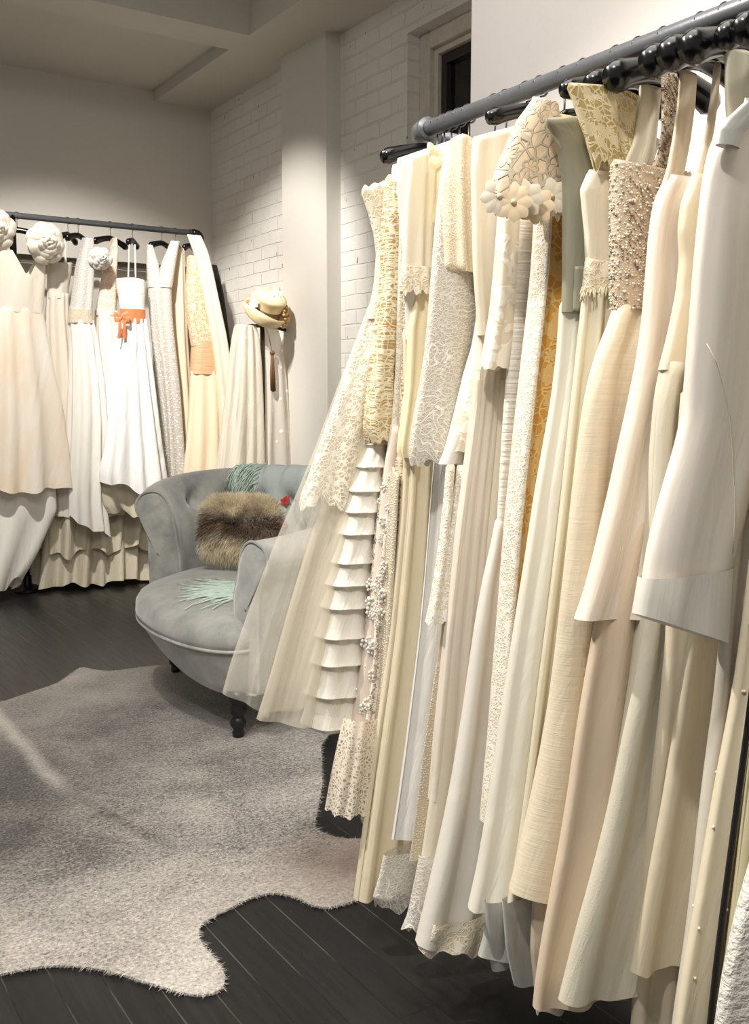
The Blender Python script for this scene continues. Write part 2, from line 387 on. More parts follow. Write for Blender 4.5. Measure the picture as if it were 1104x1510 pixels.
RACK = [
 dict(key='ball_gown', Y=1.83, h='scalloped tulle gown', label='cream strapless gown with scalloped lace bodice and sheer tulle skirt beside the armchair', parts=[
   dict(n='bodice', m='lace_cream', d=(0.035, 0.03), f=(9, 0.002, 0.004), tt=0.3, sc=1,
     p=[(1.64,1.177,1.469),(1.6,1.194,1.458),(1.559,1.207,1.448),(1.516,1.214,1.443),(1.45,1.208,1.448),(1.403,1.197,1.456),(1.376,1.189,1.461)]),
   dict(n='lining', m='satin_cream', d=(0.03, 0.07), f=(15, 0.004, 0.008),
     p=[(1.406,1.201,1.452),(1.333,1.196,1.456),(1.244,1.177,1.469),(1.126,1.16,1.481),(1.006,1.146,1.491),(0.885,1.127,1.504),(0.763,1.113,1.514),(0.639,1.103,1.521),(0.513,1.097,1.526)]),
   dict(n='lace_overlay', m='lace_sheer', d=(0.034, 0.075), f=(13, 0.003, 0.012), hwv=(0.018, 16),
     p=[(1.403,1.196,1.456),(1.34,1.174,1.471),(1.244,1.141,1.494),(1.141,1.107,1.518),(1.06,1.079,1.538),(0.976,1.052,1.557)]),
   dict(n='tulle_underskirt', m='tulle_mid', d=(0.032, 0.09), f=(15, 0.0048, 0.0238), ht=-0.15, hwv=(0.006, 5),
     p=[(1.397,1.198,1.455),(1.304,1.185,1.464),(1.185,1.157,1.483),(1.037,1.119,1.51),(0.889,1.063,1.549),(0.741,1.016,1.582),(0.608,0.977,1.609),(0.501,0.943,1.62)]),
   dict(n='tulle_overskirt', m='tulle_sheer', d=(0.036, 0.11), f=(12, 0.0048, 0.0272), ht=-0.22, hwv=(0.006, 4),
     p=[(1.4,1.196,1.456),(1.332,1.171,1.474),(1.222,1.129,1.503),(1.112,1.091,1.53),(1.017,1.055,1.555),(0.893,1.002,1.592),(0.747,0.949,1.62),(0.621,0.912,1.62),(0.551,0.898,1.62)]),
   ]),
 dict(key='tiered_dress', Y=1.8, h='ruffle tiered dress', label='white sleeveless dress of stacked ruffle tiers in front of the tulle skirt', tiers=1, parts=[
   dict(n='bodice', m='satin_white', d=(0.02, 0.02), f=(6, 0.001, 0.003),
     p=[(1.675,1.231,1.432),(1.577,1.222,1.438),(1.477,1.211,1.445),(1.375,1.204,1.45),(1.244,1.196,1.456),(1.126,1.183,1.465)]),
   dict(n='tiered_skirt', m='crepe_white', d=(0.022, 0.05), f=(6, 0.001, 0.004), k=0.35, ht=-0.06, tiers=[1.104, 1.053, 1.002, 0.956, 0.908, 0.845, 0.799, 0.748, 0.683, 0.625, 0.556, 0.487],
     p=[(1.126,1.18,1.212),(1.068,1.16,1.206),(0.999,1.135,1.2),(0.906,1.113,1.193),(0.84,1.097,1.189),(0.792,1.083,1.186),(0.722,1.07,1.182),(0.67,1.059,1.179),(0.565,1.043,1.171),(0.486,1.032,1.161),(0.479,1.036,1.16)]),
   ]),
 dict(key='beaded_jacket', Y=1.775, h='beaded bolero', label='gold-beige beaded lace bolero whose long sleeve ends above the ruffle tiers', parts=[
   dict(n='body', m='lace_white', d=(0.02, 0.02), f=(6, 0.002, 0.003), tt=0.4,
     p=[(1.689,1.217,1.442),(1.65,1.213,1.444),(1.586,1.201,1.452),(1.501,1.195,1.457),(1.445,1.202,1.452)]),
   dict(n='sleeve', m='beaded_gold', d=(0.022, 0.028), f=(4, 0.001, 0.003), hwv=(0.006, 4),
     p=[(1.667,1.205,1.236),(1.586,1.198,1.231),(1.515,1.196,1.228),(1.445,1.194,1.224),(1.373,1.183,1.221),(1.301,1.173,1.217),(1.229,1.161,1.216),(1.171,1.153,1.218),(1.135,1.151,1.212),(1.11,1.162,1.2)]),
   ]),
 dict(key='floral_gown', Y=1.75, h='blush floral tulle gown', label='pale blush tulle gown trimmed with white lace flowers, cutwork lace hem', parts=[
   dict(n='bodice', m='lace_white', d=(0.016, 0.016), f=(6, 0.001, 0.002),
     p=[(1.681,1.219,1.44),(1.542,1.216,1.442),(1.401,1.211,1.446),(1.258,1.206,1.449),(1.128,1.194,1.457)]),
   dict(n='skirt', m='tulle_blush', d=(0.018, 0.04), f=(13, 0.0048, 0.0102), ht=0.0,
     p=[(1.142,1.192,1.459),(1.07,1.179,1.468),(0.953,1.166,1.477),(0.82,1.151,1.488),(0.657,1.132,1.501),(0.523,1.108,1.517),(0.419,1.087,1.532),(0.359,1.076,1.54)]),
   dict(n='lace_trim', m='lace_flower', d=(0.022, 0.03), f=(8, 0.001, 0.004),
     p=[(1.055,1.189,1.2),(0.982,1.176,1.192),(0.894,1.164,1.18),(0.806,1.154,1.181),(0.717,1.145,1.165),(0.597,1.137,1.157),(0.508,1.12,1.147)]),
   dict(n='lace_hem', m='lace_cutwork', d=(0.036, 0.046), f=(9, 0.002, 0.005), hwv=(0.004, 9),
     p=[(0.517,1.084,1.168),(0.458,1.07,1.169),(0.391,1.058,1.167),(0.309,1.046,1.163)]),
   ]),
 dict(key='beaded_gown', Y=1.722, h='beige beaded gown', label='narrow beige beaded lace gown just left of the pleated yellow gown', parts=[
   dict(n='gown', m='beaded_beige', d=(0.016, 0.026), f=(10, 0.0032, 0.0102),
     p=[(1.674,1.206,1.449),(1.468,1.204,1.45),(1.257,1.203,1.451),(1.114,1.193,1.458),(1.042,1.183,1.465),(0.896,1.176,1.47),(0.779,1.169,1.475),(0.63,1.16,1.482),(0.495,1.148,1.49),(0.375,1.134,1.499),(0.28,1.122,1.508)]),
   dict(n='beaded_edge', m='beaded_white', d=(0.019, 0.03), f=(5, 0.001, 0.003),
     p=[(1.042,1.18,1.191),(0.897,1.171,1.182),(0.78,1.164,1.176),(0.631,1.155,1.169),(0.496,1.142,1.158),(0.376,1.129,1.147),(0.276,1.12,1.138)]),
   ]),
 dict(key='bow_dress', Y=1.69, h='pleated yellow gown', label='soft yellow gown with a ribbon bow, lace-cuffed sleeve and long pleated skirt', parts=[
   dict(n='bodice', m='satin_white', d=(0.02, 0.016), f=(8, 0.002, 0.004), tt=0.4,
     p=[(1.679,1.169,1.475),(1.636,1.167,1.477),(1.557,1.173,1.472),(1.49,1.18,1.468),(1.422,1.183,1.465),(1.325,1.186,1.463)]),
   dict(n='sleeve', m='satin_cream', dy=-0.02, d=(0.014, 0.02), f=(5, 0.002, 0.004), tt=0.5,
     p=[(1.68,1.186,1.247),(1.608,1.179,1.246),(1.528,1.176,1.241),(1.461,1.175,1.236)]),
   dict(n='cuff', m='lace_cream', dy=-0.02, d=(0.02, 0.024), f=(7, 0.002, 0.004), hwv=(0.006, 7),
     p=[(1.471,1.17,1.236),(1.446,1.168,1.236),(1.417,1.172,1.233)]),
   dict(n='yellow_panel', m='satin_yellow', dy=-0.012, d=(0.014, 0.016), f=(5, 0.003, 0.005),
     p=[(1.689,1.243,1.288),(1.561,1.229,1.281),(1.436,1.207,1.265),(1.353,1.187,1.257),(1.242,1.185,1.244),(1.158,1.175,1.227),(1.102,1.168,1.21),(1.081,1.175,1.2)]),
   dict(n='skirt', m='chiffon_yellow', d=(0.018, 0.03), f=(21, 0.0064, 0.0119),
     p=[(1.34,1.192,1.459),(1.129,1.201,1.453),(1.058,1.198,1.455),(0.957,1.192,1.459),(0.842,1.181,1.466),(0.711,1.167,1.477),(0.594,1.15,1.488),(0.478,1.13,1.502),(0.36,1.112,1.515),(0.243,1.093,1.528),(0.124,1.075,1.541)]),
   ]),
 dict(key='lace_sheath', Y=1.57, h='scrolled lace dress', label='knee-length silver-white lace dress with scroll embroidery and a puffed lace sleeve', parts=[
   dict(n='body', m='lace_scroll', d=(0.03, 0.03), f=(7, 0.003, 0.006), tt=0.4, hwv=(0.008, 12),
     p=[(1.676,1.2,1.453),(1.618,1.189,1.461),(1.54,1.179,1.468),(1.449,1.171,1.473),(1.384,1.165,1.478),(1.292,1.156,1.484),(1.226,1.143,1.493),(1.16,1.127,1.504),(1.097,1.116,1.512),(1.076,1.121,1.508)]),
   dict(n='sleeve', m='lace_ivory', dy=-0.025, d=(0.024, 0.034), f=(5, 0.003, 0.006), tt=0.5,
     p=[(1.693,1.199,1.236),(1.627,1.192,1.246),(1.551,1.192,1.252),(1.488,1.194,1.255),(1.454,1.194,1.256),(1.447,1.203,1.254)]),
   dict(n='lining', m='satin_greige', d=(0.018, 0.02), f=(6, 0.002, 0.004),
     p=[(1.582,1.21,1.446),(1.451,1.191,1.459),(1.293,1.177,1.47),(1.187,1.158,1.483),(1.091,1.142,1.494)]),
   ]),
 dict(key='white_satin_gown', Y=1.605, h='cool white satin gown', label='long cool white satin gown showing below the scrolled lace dress', parts=[
   dict(n='gown', m='satin_cool', d=(0.016, 0.026), f=(6, 0.0032, 0.0102),
     p=[(1.688,1.246,1.421),(1.525,1.245,1.422),(1.323,1.238,1.427),(1.186,1.219,1.44),(1.062,1.2,1.453),(0.965,1.191,1.459),(0.854,1.182,1.466),(0.713,1.167,1.477),(0.6,1.151,1.488),(0.487,1.135,1.499),(0.374,1.117,1.512),(0.289,1.102,1.522)]),
   dict(n='lace_hem', m='lace_hemsheer', d=(0.026, 0.036), f=(9, 0.003, 0.006), hwv=(0.01, 12), ht=-0.1,
     p=[(0.266,1.082,1.536),(0.212,1.068,1.546),(0.177,1.057,1.553),(0.154,1.065,1.548)]),
   ]),
 dict(key='damask_dress', Y=1.51, h='damask tunic', label='ivory floral damask tunic with a double hem, long lace sleeves dangling below it', parts=[
   dict(n='tunic', m='damask', d=(0.022, 0.03), f=(8, 0.003, 0.006), hwv=(0.004, 9),
     p=[(1.673,1.237,1.427),(1.512,1.238,1.427),(1.358,1.239,1.426),(1.305,1.229,1.433),(1.252,1.208,1.448),(1.187,1.188,1.462),(1.135,1.171,1.474),(1.098,1.157,1.484)]),
   dict(n='under_hem', m='chiffon_white', d=(0.02, 0.028), f=(8, 0.003, 0.006),
     p=[(1.135,1.172,1.473),(1.098,1.162,1.48),(1.077,1.155,1.485)]),
   dict(n='slip', m='satin_tan', d=(0.012, 0.012), f=(7, 0.003, 0.004),
     p=[(1.239,1.214,1.444),(1.069,1.186,1.463),(0.976,1.173,1.472),(0.857,1.161,1.48),(0.736,1.149,1.489),(0.656,1.136,1.498)]),
   dict(n='sleeve', m='lace_white', dy=-0.012, d=(0.009, 0.01), f=(3, 0.001, 0.002), hwv=(0.003, 4),
     p=[(1.071,1.156,1.17),(1.005,1.151,1.164),(0.94,1.143,1.16),(0.875,1.133,1.152),(0.809,1.12,1.14),(0.771,1.109,1.133)]),
   dict(n='sleeve', m='lace_white', dy=-0.02, d=(0.009, 0.011), f=(3, 0.001, 0.002), hwv=(0.003, 4),
     p=[(1.07,1.176,1.19),(1.005,1.169,1.186),(0.94,1.159,1.181),(0.874,1.148,1.173),(0.809,1.138,1.163),(0.772,1.13,1.158)]),
   dict(n='beaded_skirt', m='beaded_white', d=(0.014, 0.02), f=(6, 0.002, 0.004),
     p=[(0.683,1.139,1.496),(0.603,1.124,1.506),(0.509,1.109,1.517),(0.4,1.095,1.527),(0.291,1.08,1.537)]),
   ]),
 dict(key='pleated_chiffon', Y=1.47, h='pleated chiffon dress', label='ivory gathered blouse-top dress with fine vertical chiffon pleats down to mid-calf', parts=[
   dict(n='bodice', m='chiffon_ivory', d=(0.03, 0.022), f=(14, 0.003, 0.004), tt=0.35,
     p=[(1.676,1.187,1.463),(1.624,1.183,1.465),(1.538,1.186,1.463),(1.439,1.189,1.461),(1.377,1.194,1.458),(1.321,1.197,1.456)]),
   dict(n='skirt', m='chiffon_pleat', d=(0.022, 0.032), f=(36, 0.0022, 0.004),
     p=[(1.33,1.205,1.45),(1.277,1.203,1.451),(1.2,1.195,1.457),(1.123,1.185,1.464),(1.045,1.173,1.472),(0.955,1.16,1.481),(0.85,1.148,1.49),(0.745,1.135,1.499),(0.639,1.124,1.507),(0.546,1.114,1.514),(0.424,1.104,1.52)]),
   dict(n='underlayer', m='chiffon_ivory', d=(0.018, 0.028), f=(12, 0.0048, 0.0102),
     p=[(1.238,1.198,1.455),(1.084,1.185,1.464),(0.902,1.159,1.482),(0.705,1.134,1.499),(0.519,1.113,1.514),(0.413,1.095,1.527),(0.32,1.08,1.537),(0.228,1.06,1.551)]),
   dict(n='lace_hem', m='lace_hemsheer', d=(0.03, 0.04), f=(9, 0.003, 0.006), hwv=(0.012, 12), ht=-0.2,
     p=[(0.323,1.073,1.542),(0.258,1.06,1.551),(0.204,1.05,1.558),(0.176,1.039,1.566)]),
   ]),
 dict(key='ruched_gown', Y=1.405, h='ruched satin gown', label='white satin gown with ruched front, embroidered three-quarter sleeve and layered white chiffon skirt', parts=[
   dict(n='sleeve', m='damask', dy=0.012, d=(0.018, 0.022), f=(4, 0.002, 0.004), hwv=(0.004, 4),
     p=[(1.618,1.216,1.254),(1.533,1.21,1.256),(1.435,1.203,1.255),(1.362,1.195,1.249),(1.299,1.182,1.238),(1.258,1.171,1.229)]),
   dict(n='bodice', m='satin_ruched', d=(0.02, 0.02), f=(3, 0.001, 0.001),
     p=[(1.631,1.242,1.424),(1.546,1.236,1.428),(1.461,1.233,1.43),(1.374,1.228,1.434),(1.263,1.222,1.438),(1.162,1.214,1.443),(1.061,1.208,1.448),(0.946,1.202,1.452)]),
   dict(n='skirt', m='chiffon_white', d=(0.022, 0.04), f=(13, 0.0064, 0.0153), ht=-0.12, hwv=(0.006, 7),
     p=[(0.972,1.205,1.45),(0.921,1.195,1.457),(0.87,1.181,1.466),(0.781,1.165,1.478),(0.691,1.153,1.486),(0.6,1.141,1.495),(0.496,1.125,1.506),(0.405,1.108,1.518),(0.315,1.088,1.532),(0.237,1.07,1.544),(0.17,1.054,1.555)]),
   dict(n='lace_hem', m='lace_cream', d=(0.036, 0.046), f=(12, 0.004, 0.01), ht=-0.16, hwv=(0.01, 11),
     p=[(0.218,1.061,1.55),(0.188,1.053,1.557),(0.161,1.044,1.563)]),
   ]),
 dict(key='lace_coat', Y=1.355, h='cutwork lace coat', label='long amber-lined lace coat with a large cutwork flower cap sleeve and crochet edging', parts=[
   dict(n='coat', m='lace_amber', d=(0.02, 0.02), f=(5, 0.002, 0.004),
     p=[(1.706,1.262,1.41),(1.6,1.26,1.411),(1.516,1.257,1.413),(1.432,1.253,1.416),(1.347,1.243,1.423),(1.261,1.231,1.432),(1.163,1.218,1.441),(1.077,1.208,1.447),(0.978,1.196,1.456),(0.877,1.188,1.462),(0.777,1.179,1.468),(0.675,1.169,1.475),(0.573,1.161,1.481),(0.483,1.151,1.488),(0.417,1.144,1.492)]),
   dict(n='crochet_edge', m='lace_white', d=(0.023, 0.022), f=(3, 0.001, 0.001),
     p=[(1.527,1.249,1.264),(1.431,1.243,1.259),(1.347,1.233,1.25),(1.261,1.221,1.239),(1.163,1.208,1.228),(1.077,1.198,1.218),(0.978,1.187,1.207),(0.878,1.179,1.198),(0.778,1.171,1.188),(0.677,1.162,1.179),(0.575,1.154,1.17),(0.485,1.144,1.161),(0.417,1.138,1.153)]),
   dict(n='cap_sleeve', m='lace_bigflower', dy=-0.035, d=(0.02, 0.03), f=(3, 0.001, 0.003), hwv=(0.008, 9),
     p=[(1.712,1.196,1.247),(1.677,1.167,1.261),(1.636,1.147,1.274),(1.601,1.131,1.279),(1.572,1.121,1.28),(1.546,1.114,1.274),(1.526,1.132,1.269)]),
   ]),
 dict(key='sage_gown', Y=1.275, h='sage satin gown', label='sage grey satin gown with a pointed collar, patch pocket and full length pale skirt', parts=[
   dict(n='bodice', m='satin_sage', d=(0.026, 0.02), f=(6, 0.004, 0.004), tt=0.18,
     p=[(1.665,1.186,1.463),(1.645,1.207,1.449),(1.616,1.221,1.438),(1.57,1.231,1.431),(1.502,1.232,1.431),(1.422,1.231,1.431),(1.352,1.227,1.434)]),
   dict(n='skirt', m='satin_pale', d=(0.02, 0.036), f=(11, 0.0048, 0.0136), ht=-0.1, hwv=(0.005, 6),
     p=[(1.364,1.234,1.429),(1.283,1.231,1.431),(1.2,1.222,1.438),(1.117,1.206,1.449),(1.034,1.19,1.461),(0.938,1.176,1.47),(0.843,1.16,1.481),(0.746,1.144,1.492),(0.65,1.129,1.503),(0.552,1.115,1.513),(0.454,1.1,1.523),(0.363,1.084,1.534),(0.295,1.066,1.547)]),
   dict(n='underskirt', m='satin_greyblue', d=(0.016, 0.03), f=(8, 0.0048, 0.0136), ht=-0.25,
     p=[(0.951,1.181,1.466),(0.769,1.164,1.478),(0.611,1.142,1.494),(0.463,1.123,1.507),(0.339,1.105,1.52),(0.229,1.084,1.535),(0.203,1.075,1.541)]),
   dict(n='hem_ruffle', m='satin_greyblue', d=(0.024, 0.036), f=(14, 0.004, 0.008), hwv=(0.008, 8),
     p=[(0.315,1.074,1.541),(0.245,1.087,1.533),(0.176,1.107,1.518)]),
   ]),
 dict(key='lace_top_gown', Y=1.225, h='lace-collared gown', label='cream gown with a yellowed lace collar and fringed waist, left of the beaded bodice', parts=[
   dict(n='lace_collar', m='lace_yellowed', dy=-0.012, d=(0.026, 0.02), f=(6, 0.003, 0.004), tt=0.1, hwv=(0.01, 9),
     p=[(1.704,1.176,1.341),(1.683,1.188,1.341),(1.653,1.203,1.336),(1.617,1.221,1.325),(1.587,1.239,1.315)]),
   dict(n='bodice', m='satin_cream2', d=(0.024, 0.02), f=(7, 0.002, 0.004),
     p=[(1.579,1.239,1.426),(1.552,1.223,1.437),(1.528,1.227,1.435),(1.484,1.234,1.43),(1.428,1.238,1.427),(1.385,1.235,1.429)]),
   dict(n='belt', m='lace_cream', d=(0.024, 0.024), f=(9, 0.002, 0.003),
     p=[(1.434,1.236,1.428),(1.417,1.235,1.429),(1.381,1.236,1.428)]),
   dict(n='skirt', m='chiffon_ivory2', d=(0.022, 0.034), f=(16, 0.0064, 0.0136), ht=-0.1,
     p=[(1.389,1.239,1.426),(1.338,1.234,1.429),(1.258,1.225,1.436),(1.177,1.216,1.442),(1.084,1.207,1.449),(0.979,1.195,1.457),(0.873,1.181,1.466),(0.767,1.166,1.477),(0.66,1.151,1.487),(0.552,1.136,1.498),(0.457,1.122,1.508),(0.373,1.107,1.518),(0.308,1.09,1.53)]),
   dict(n='hem_ruffle', m='satin_greyblue', d=(0.024, 0.036), f=(14, 0.004, 0.008), hwv=(0.008, 8),
     p=[(0.336,1.078,1.539),(0.247,1.094,1.528),(0.155,1.12,1.509)]),
   ]),
 dict(key='silk_gown', Y=1.17, h='beaded bodice gown', label='slubbed cream silk gown with a bodice encrusted in beads and a beaded strap', beads=1, parts=[
   dict(n='bodice', m='bead_base', d=(0.03, 0.026), f=(3, 0.001, 0.001), tt=-0.05,
     p=[(1.585,1.239,1.426),(1.553,1.239,1.426),(1.499,1.24,1.425),(1.444,1.241,1.425),(1.389,1.24,1.425),(1.351,1.243,1.423)]),
   dict(n='strap', m='satin_cream2', dy=0.01, d=(0.006, 0.008), f=(3, 0.002, 0.003),
     p=[(1.718,1.309,1.359),(1.672,1.307,1.356),(1.627,1.297,1.352),(1.592,1.277,1.349),(1.566,1.264,1.345)]),
   dict(n='beaded_strap', m='bead_base', dy=-0.02, d=(0.005, 0.006), f=(2, 0.001, 0.001),
     p=[(1.734,1.322,1.362),(1.69,1.328,1.364),(1.647,1.33,1.362),(1.608,1.324,1.354),(1.569,1.3,1.344)]),
   dict(n='skirt', m='silk_slub', d=(0.026, 0.05), f=(8, 0.0048, 0.0153), ht=-0.28,
     p=[(1.357,1.248,1.419),(1.321,1.23,1.433),(1.278,1.207,1.448),(1.222,1.188,1.462),(1.156,1.176,1.47),(1.077,1.167,1.477),(1.01,1.16,1.482),(0.93,1.153,1.486),(0.862,1.146,1.491),(0.781,1.138,1.497),(0.689,1.127,1.504),(0.597,1.111,1.515),(0.516,1.094,1.528),(0.436,1.075,1.541),(0.373,1.058,1.553)]),
   dict(n='underskirt', m='satin_greige', d=(0.02, 0.03), f=(12, 0.004, 0.01), hwv=(0.008, 8),
     p=[(0.567,1.109,1.517),(0.402,1.095,1.527),(0.268,1.092,1.529),(0.141,1.114,1.514)]),
   ]),
 dict(key='blush_gown', Y=1.095, h='blush satin gown', label='blush satin gown with a pale knee-length overlayer above a tan floor-length skirt', parts=[
   dict(n='overlayer', m='satin_blush', d=(0.026, 0.04), f=(6, 0.0032, 0.0102), ht=-0.05,
     p=[(1.553,1.284,1.395),(1.53,1.264,1.408),(1.499,1.254,1.416),(1.447,1.249,1.419),(1.383,1.247,1.42),(1.319,1.244,1.423),(1.254,1.235,1.428),(1.189,1.221,1.439),(1.124,1.205,1.45),(1.059,1.19,1.46),(1.005,1.175,1.471),(0.94,1.158,1.482),(0.886,1.14,1.495),(0.851,1.124,1.507)]),
   dict(n='strap', m='satin_tan', dy=0.0, d=(0.005, 0.006), f=(2, 0.001, 0.002),
     p=[(1.716,1.304,1.343),(1.672,1.301,1.341),(1.619,1.294,1.333),(1.566,1.283,1.32),(1.53,1.268,1.311)]),
   dict(n='skirt', m='satin_sand', d=(0.022, 0.036), f=(10, 0.0048, 0.0136), ht=-0.05,
     p=[(1.079,1.25,1.418),(0.982,1.2,1.454),(0.863,1.164,1.478),(0.798,1.152,1.487),(0.721,1.138,1.497),(0.643,1.126,1.505),(0.565,1.116,1.512),(0.487,1.103,1.521),(0.41,1.087,1.532),(0.333,1.071,1.543),(0.266,1.059,1.552),(0.206,1.053,1.556)]),
   ]),
 dict(key='taupe_slip', Y=1.05, h='greenish grey gown', label='greenish grey crepe gown with thin straps, its flared skirt reaching the floor', parts=[
   dict(n='bodice', m='satin_tan2', d=(0.02, 0.02), f=(5, 0.002, 0.004),
     p=[(1.547,1.289,1.391),(1.504,1.269,1.405),(1.463,1.265,1.408),(1.422,1.272,1.403),(1.369,1.267,1.407),(1.306,1.251,1.418),(1.247,1.231,1.431)]),
   dict(n='strap', m='satin_sand2', d=(0.004, 0.005), f=(2, 0.001, 0.001),
     p=[(1.721,1.331,1.342),(1.665,1.325,1.338),(1.613,1.315,1.331),(1.57,1.302,1.32),(1.537,1.288,1.307)]),
   dict(n='skirt', m='crepe_green', d=(0.022, 0.045), f=(7, 0.0048, 0.0153), ht=-0.1, hwv=(0.006, 6),
     p=[(1.258,1.234,1.429),(1.216,1.221,1.438),(1.147,1.217,1.442),(1.061,1.216,1.442),(0.985,1.217,1.441),(0.898,1.212,1.445),(0.821,1.205,1.45),(0.755,1.194,1.458),(0.69,1.178,1.469),(0.614,1.161,1.481),(0.527,1.14,1.495),(0.442,1.114,1.513),(0.358,1.085,1.534),(0.243,1.053,1.556)]),
   ]),
 dict(key='tan_gown', Y=1.01, h='tan satin gown', label='tan satin gown with a scalloped overskirt hem low at the right', parts=[
   dict(n='strap', m='satin_sage2', dy=-0.01, d=(0.008, 0.008), f=(3, 0.002, 0.003),
     p=[(1.724,1.291,1.382),(1.678,1.294,1.385),(1.629,1.3,1.386),(1.581,1.31,1.383)]),
   dict(n='bodice', m='satin_sand2', d=(0.018, 0.02), f=(5, 0.002, 0.004),
     p=[(1.595,1.322,1.372),(1.5,1.287,1.393),(1.397,1.277,1.399),(1.294,1.268,1.406),(1.19,1.242,1.424)]),
   dict(n='skirt', m='satin_tan2', d=(0.02, 0.03), f=(8, 0.0048, 0.0119),
     p=[(1.21,1.242,1.424),(1.085,1.236,1.428),(0.957,1.233,1.43),(0.815,1.235,1.429),(0.705,1.229,1.433),(0.595,1.218,1.441),(0.483,1.21,1.446),(0.357,1.205,1.45),(0.241,1.198,1.455),(0.122,1.195,1.457)]),
   dict(n='overskirt', m='satin_tan2', dy=-0.01, d=(0.024, 0.036), f=(6, 0.0048, 0.0119), hwv=(0.004, 8), ht=-0.04,
     p=[(0.87,1.258,1.413),(0.805,1.25,1.418),(0.729,1.239,1.426),(0.643,1.222,1.438),(0.556,1.206,1.449),(0.469,1.188,1.462),(0.382,1.172,1.473),(0.291,1.156,1.484)]),
   ]),
 dict(key='satin_jacket', Y=0.965, h='white satin jacket', label='large off-white satin jacket nearest the camera with a wide cuffed sleeve', parts=[
   dict(n='body', m='satin_offwhite', dy=0.0, d=(0.03, 0.03), f=(4, 0.002, 0.006), tt=0.3,
     p=[(1.593,1.238,1.427),(1.543,1.225,1.436),(1.457,1.223,1.437),(1.359,1.226,1.435),(1.27,1.229,1.433),(1.17,1.24,1.425),(1.024,1.256,1.414),(0.981,1.269,1.405)]),
   dict(n='sleeve', m='satin_offwhite', dy=-0.035, d=(0.02, 0.03), f=(4, 0.002, 0.004), ht=-0.2,
     p=[(1.591,1.214,1.281),(1.564,1.185,1.287),(1.521,1.172,1.294),(1.465,1.165,1.302),(1.399,1.159,1.308),(1.324,1.155,1.315),(1.248,1.15,1.32),(1.181,1.146,1.325),(1.133,1.132,1.319),(1.085,1.113,1.313),(1.037,1.096,1.298),(0.99,1.083,1.277),(0.942,1.075,1.263),(0.903,1.072,1.256)]),
   dict(n='cuff', m='satin_cuff', dy=-0.035, d=(0.0315, 0.033), f=(4, 0.001, 0.003), ht=-0.35,
     p=[(0.952,1.064,1.253),(0.925,1.059,1.252),(0.901,1.055,1.25)]),
   dict(n='collar_lining', m='satin_greyblue', dy=-0.058, d=(0.006, 0.008), f=(2, 0.0, 0.001),
     p=[(1.613,1.216,1.258),(1.588,1.183,1.241),(1.57,1.165,1.214),(1.549,1.16,1.21)]),
   ]),
 dict(key='long_white_gown', Y=0.935, h='long pearl grey gown', label='long pearl grey gown hanging straight down under the white satin jacket', parts=[
   dict(n='gown', m='satin_pearl', d=(0.016, 0.024), f=(8, 0.0048, 0.0119),
     p=[(1.601,1.274,1.401),(1.39,1.283,1.395),(1.19,1.282,1.396),(1.026,1.273,1.402),(0.923,1.261,1.411),(0.828,1.254,1.415),(0.743,1.249,1.419),(0.659,1.238,1.426),(0.574,1.23,1.433),(0.476,1.223,1.437),(0.367,1.214,1.444),(0.269,1.2,1.453),(0.192,1.192,1.459)]),
   ]),
 dict(key='pearl_gown', Y=0.895, h='pearl-dotted gown', label='pale yellow gown dotted with pearls and bound by a black edge at the right', parts=[
   dict(n='gown', m='satin_paleyellow', d=(0.014, 0.022), f=(11, 0.0048, 0.0085),
     p=[(1.575,1.282,1.396),(1.289,1.29,1.39),(1.039,1.281,1.396),(0.887,1.267,1.406),(0.785,1.253,1.417),(0.703,1.236,1.428),(0.633,1.219,1.44),(0.562,1.205,1.45),(0.491,1.191,1.46),(0.419,1.177,1.47),(0.338,1.16,1.481),(0.234,1.145,1.492)]),
   dict(n='black_binding', m='black_cloth', dy=-0.024, d=(0.004, 0.004), f=(2, 0.0, 0.0),
     p=[(0.894,1.254,1.265),(0.794,1.238,1.25),(0.734,1.23,1.241),(0.643,1.217,1.228),(0.552,1.204,1.215),(0.461,1.191,1.202),(0.369,1.179,1.191),(0.244,1.166,1.178)]),
   ]),
 dict(key='olive_gown', Y=0.85, h='olive organza gown', label='sheer olive-yellow organza gown to the right of the black-edged gown', parts=[
   dict(n='gown', m='organza_olive', d=(0.012, 0.02), f=(11, 0.0048, 0.0085),
     p=[(1.472,1.271,1.404),(1.19,1.272,1.403),(0.946,1.261,1.41),(0.797,1.243,1.423),(0.708,1.228,1.434),(0.638,1.218,1.441),(0.557,1.208,1.447),(0.476,1.199,1.454),(0.394,1.187,1.462),(0.313,1.176,1.47),(0.251,1.168,1.476)]),
   ]),
 dict(key='brocade_gown', Y=0.8, h='white brocade gown', label='white textured brocade gown at the lower right corner of the rail row', parts=[
   dict(n='gown', m='brocade_white', d=(0.016, 0.03), f=(6, 0.0048, 0.0102),
     p=[(1.466,1.288,1.392),(1.191,1.286,1.393),(0.903,1.275,1.401),(0.708,1.246,1.421),(0.595,1.209,1.447),(0.532,1.179,1.468),(0.477,1.158,1.483),(0.421,1.143,1.493),(0.373,1.132,1.501),(0.294,1.123,1.507)]),
   ]),
]
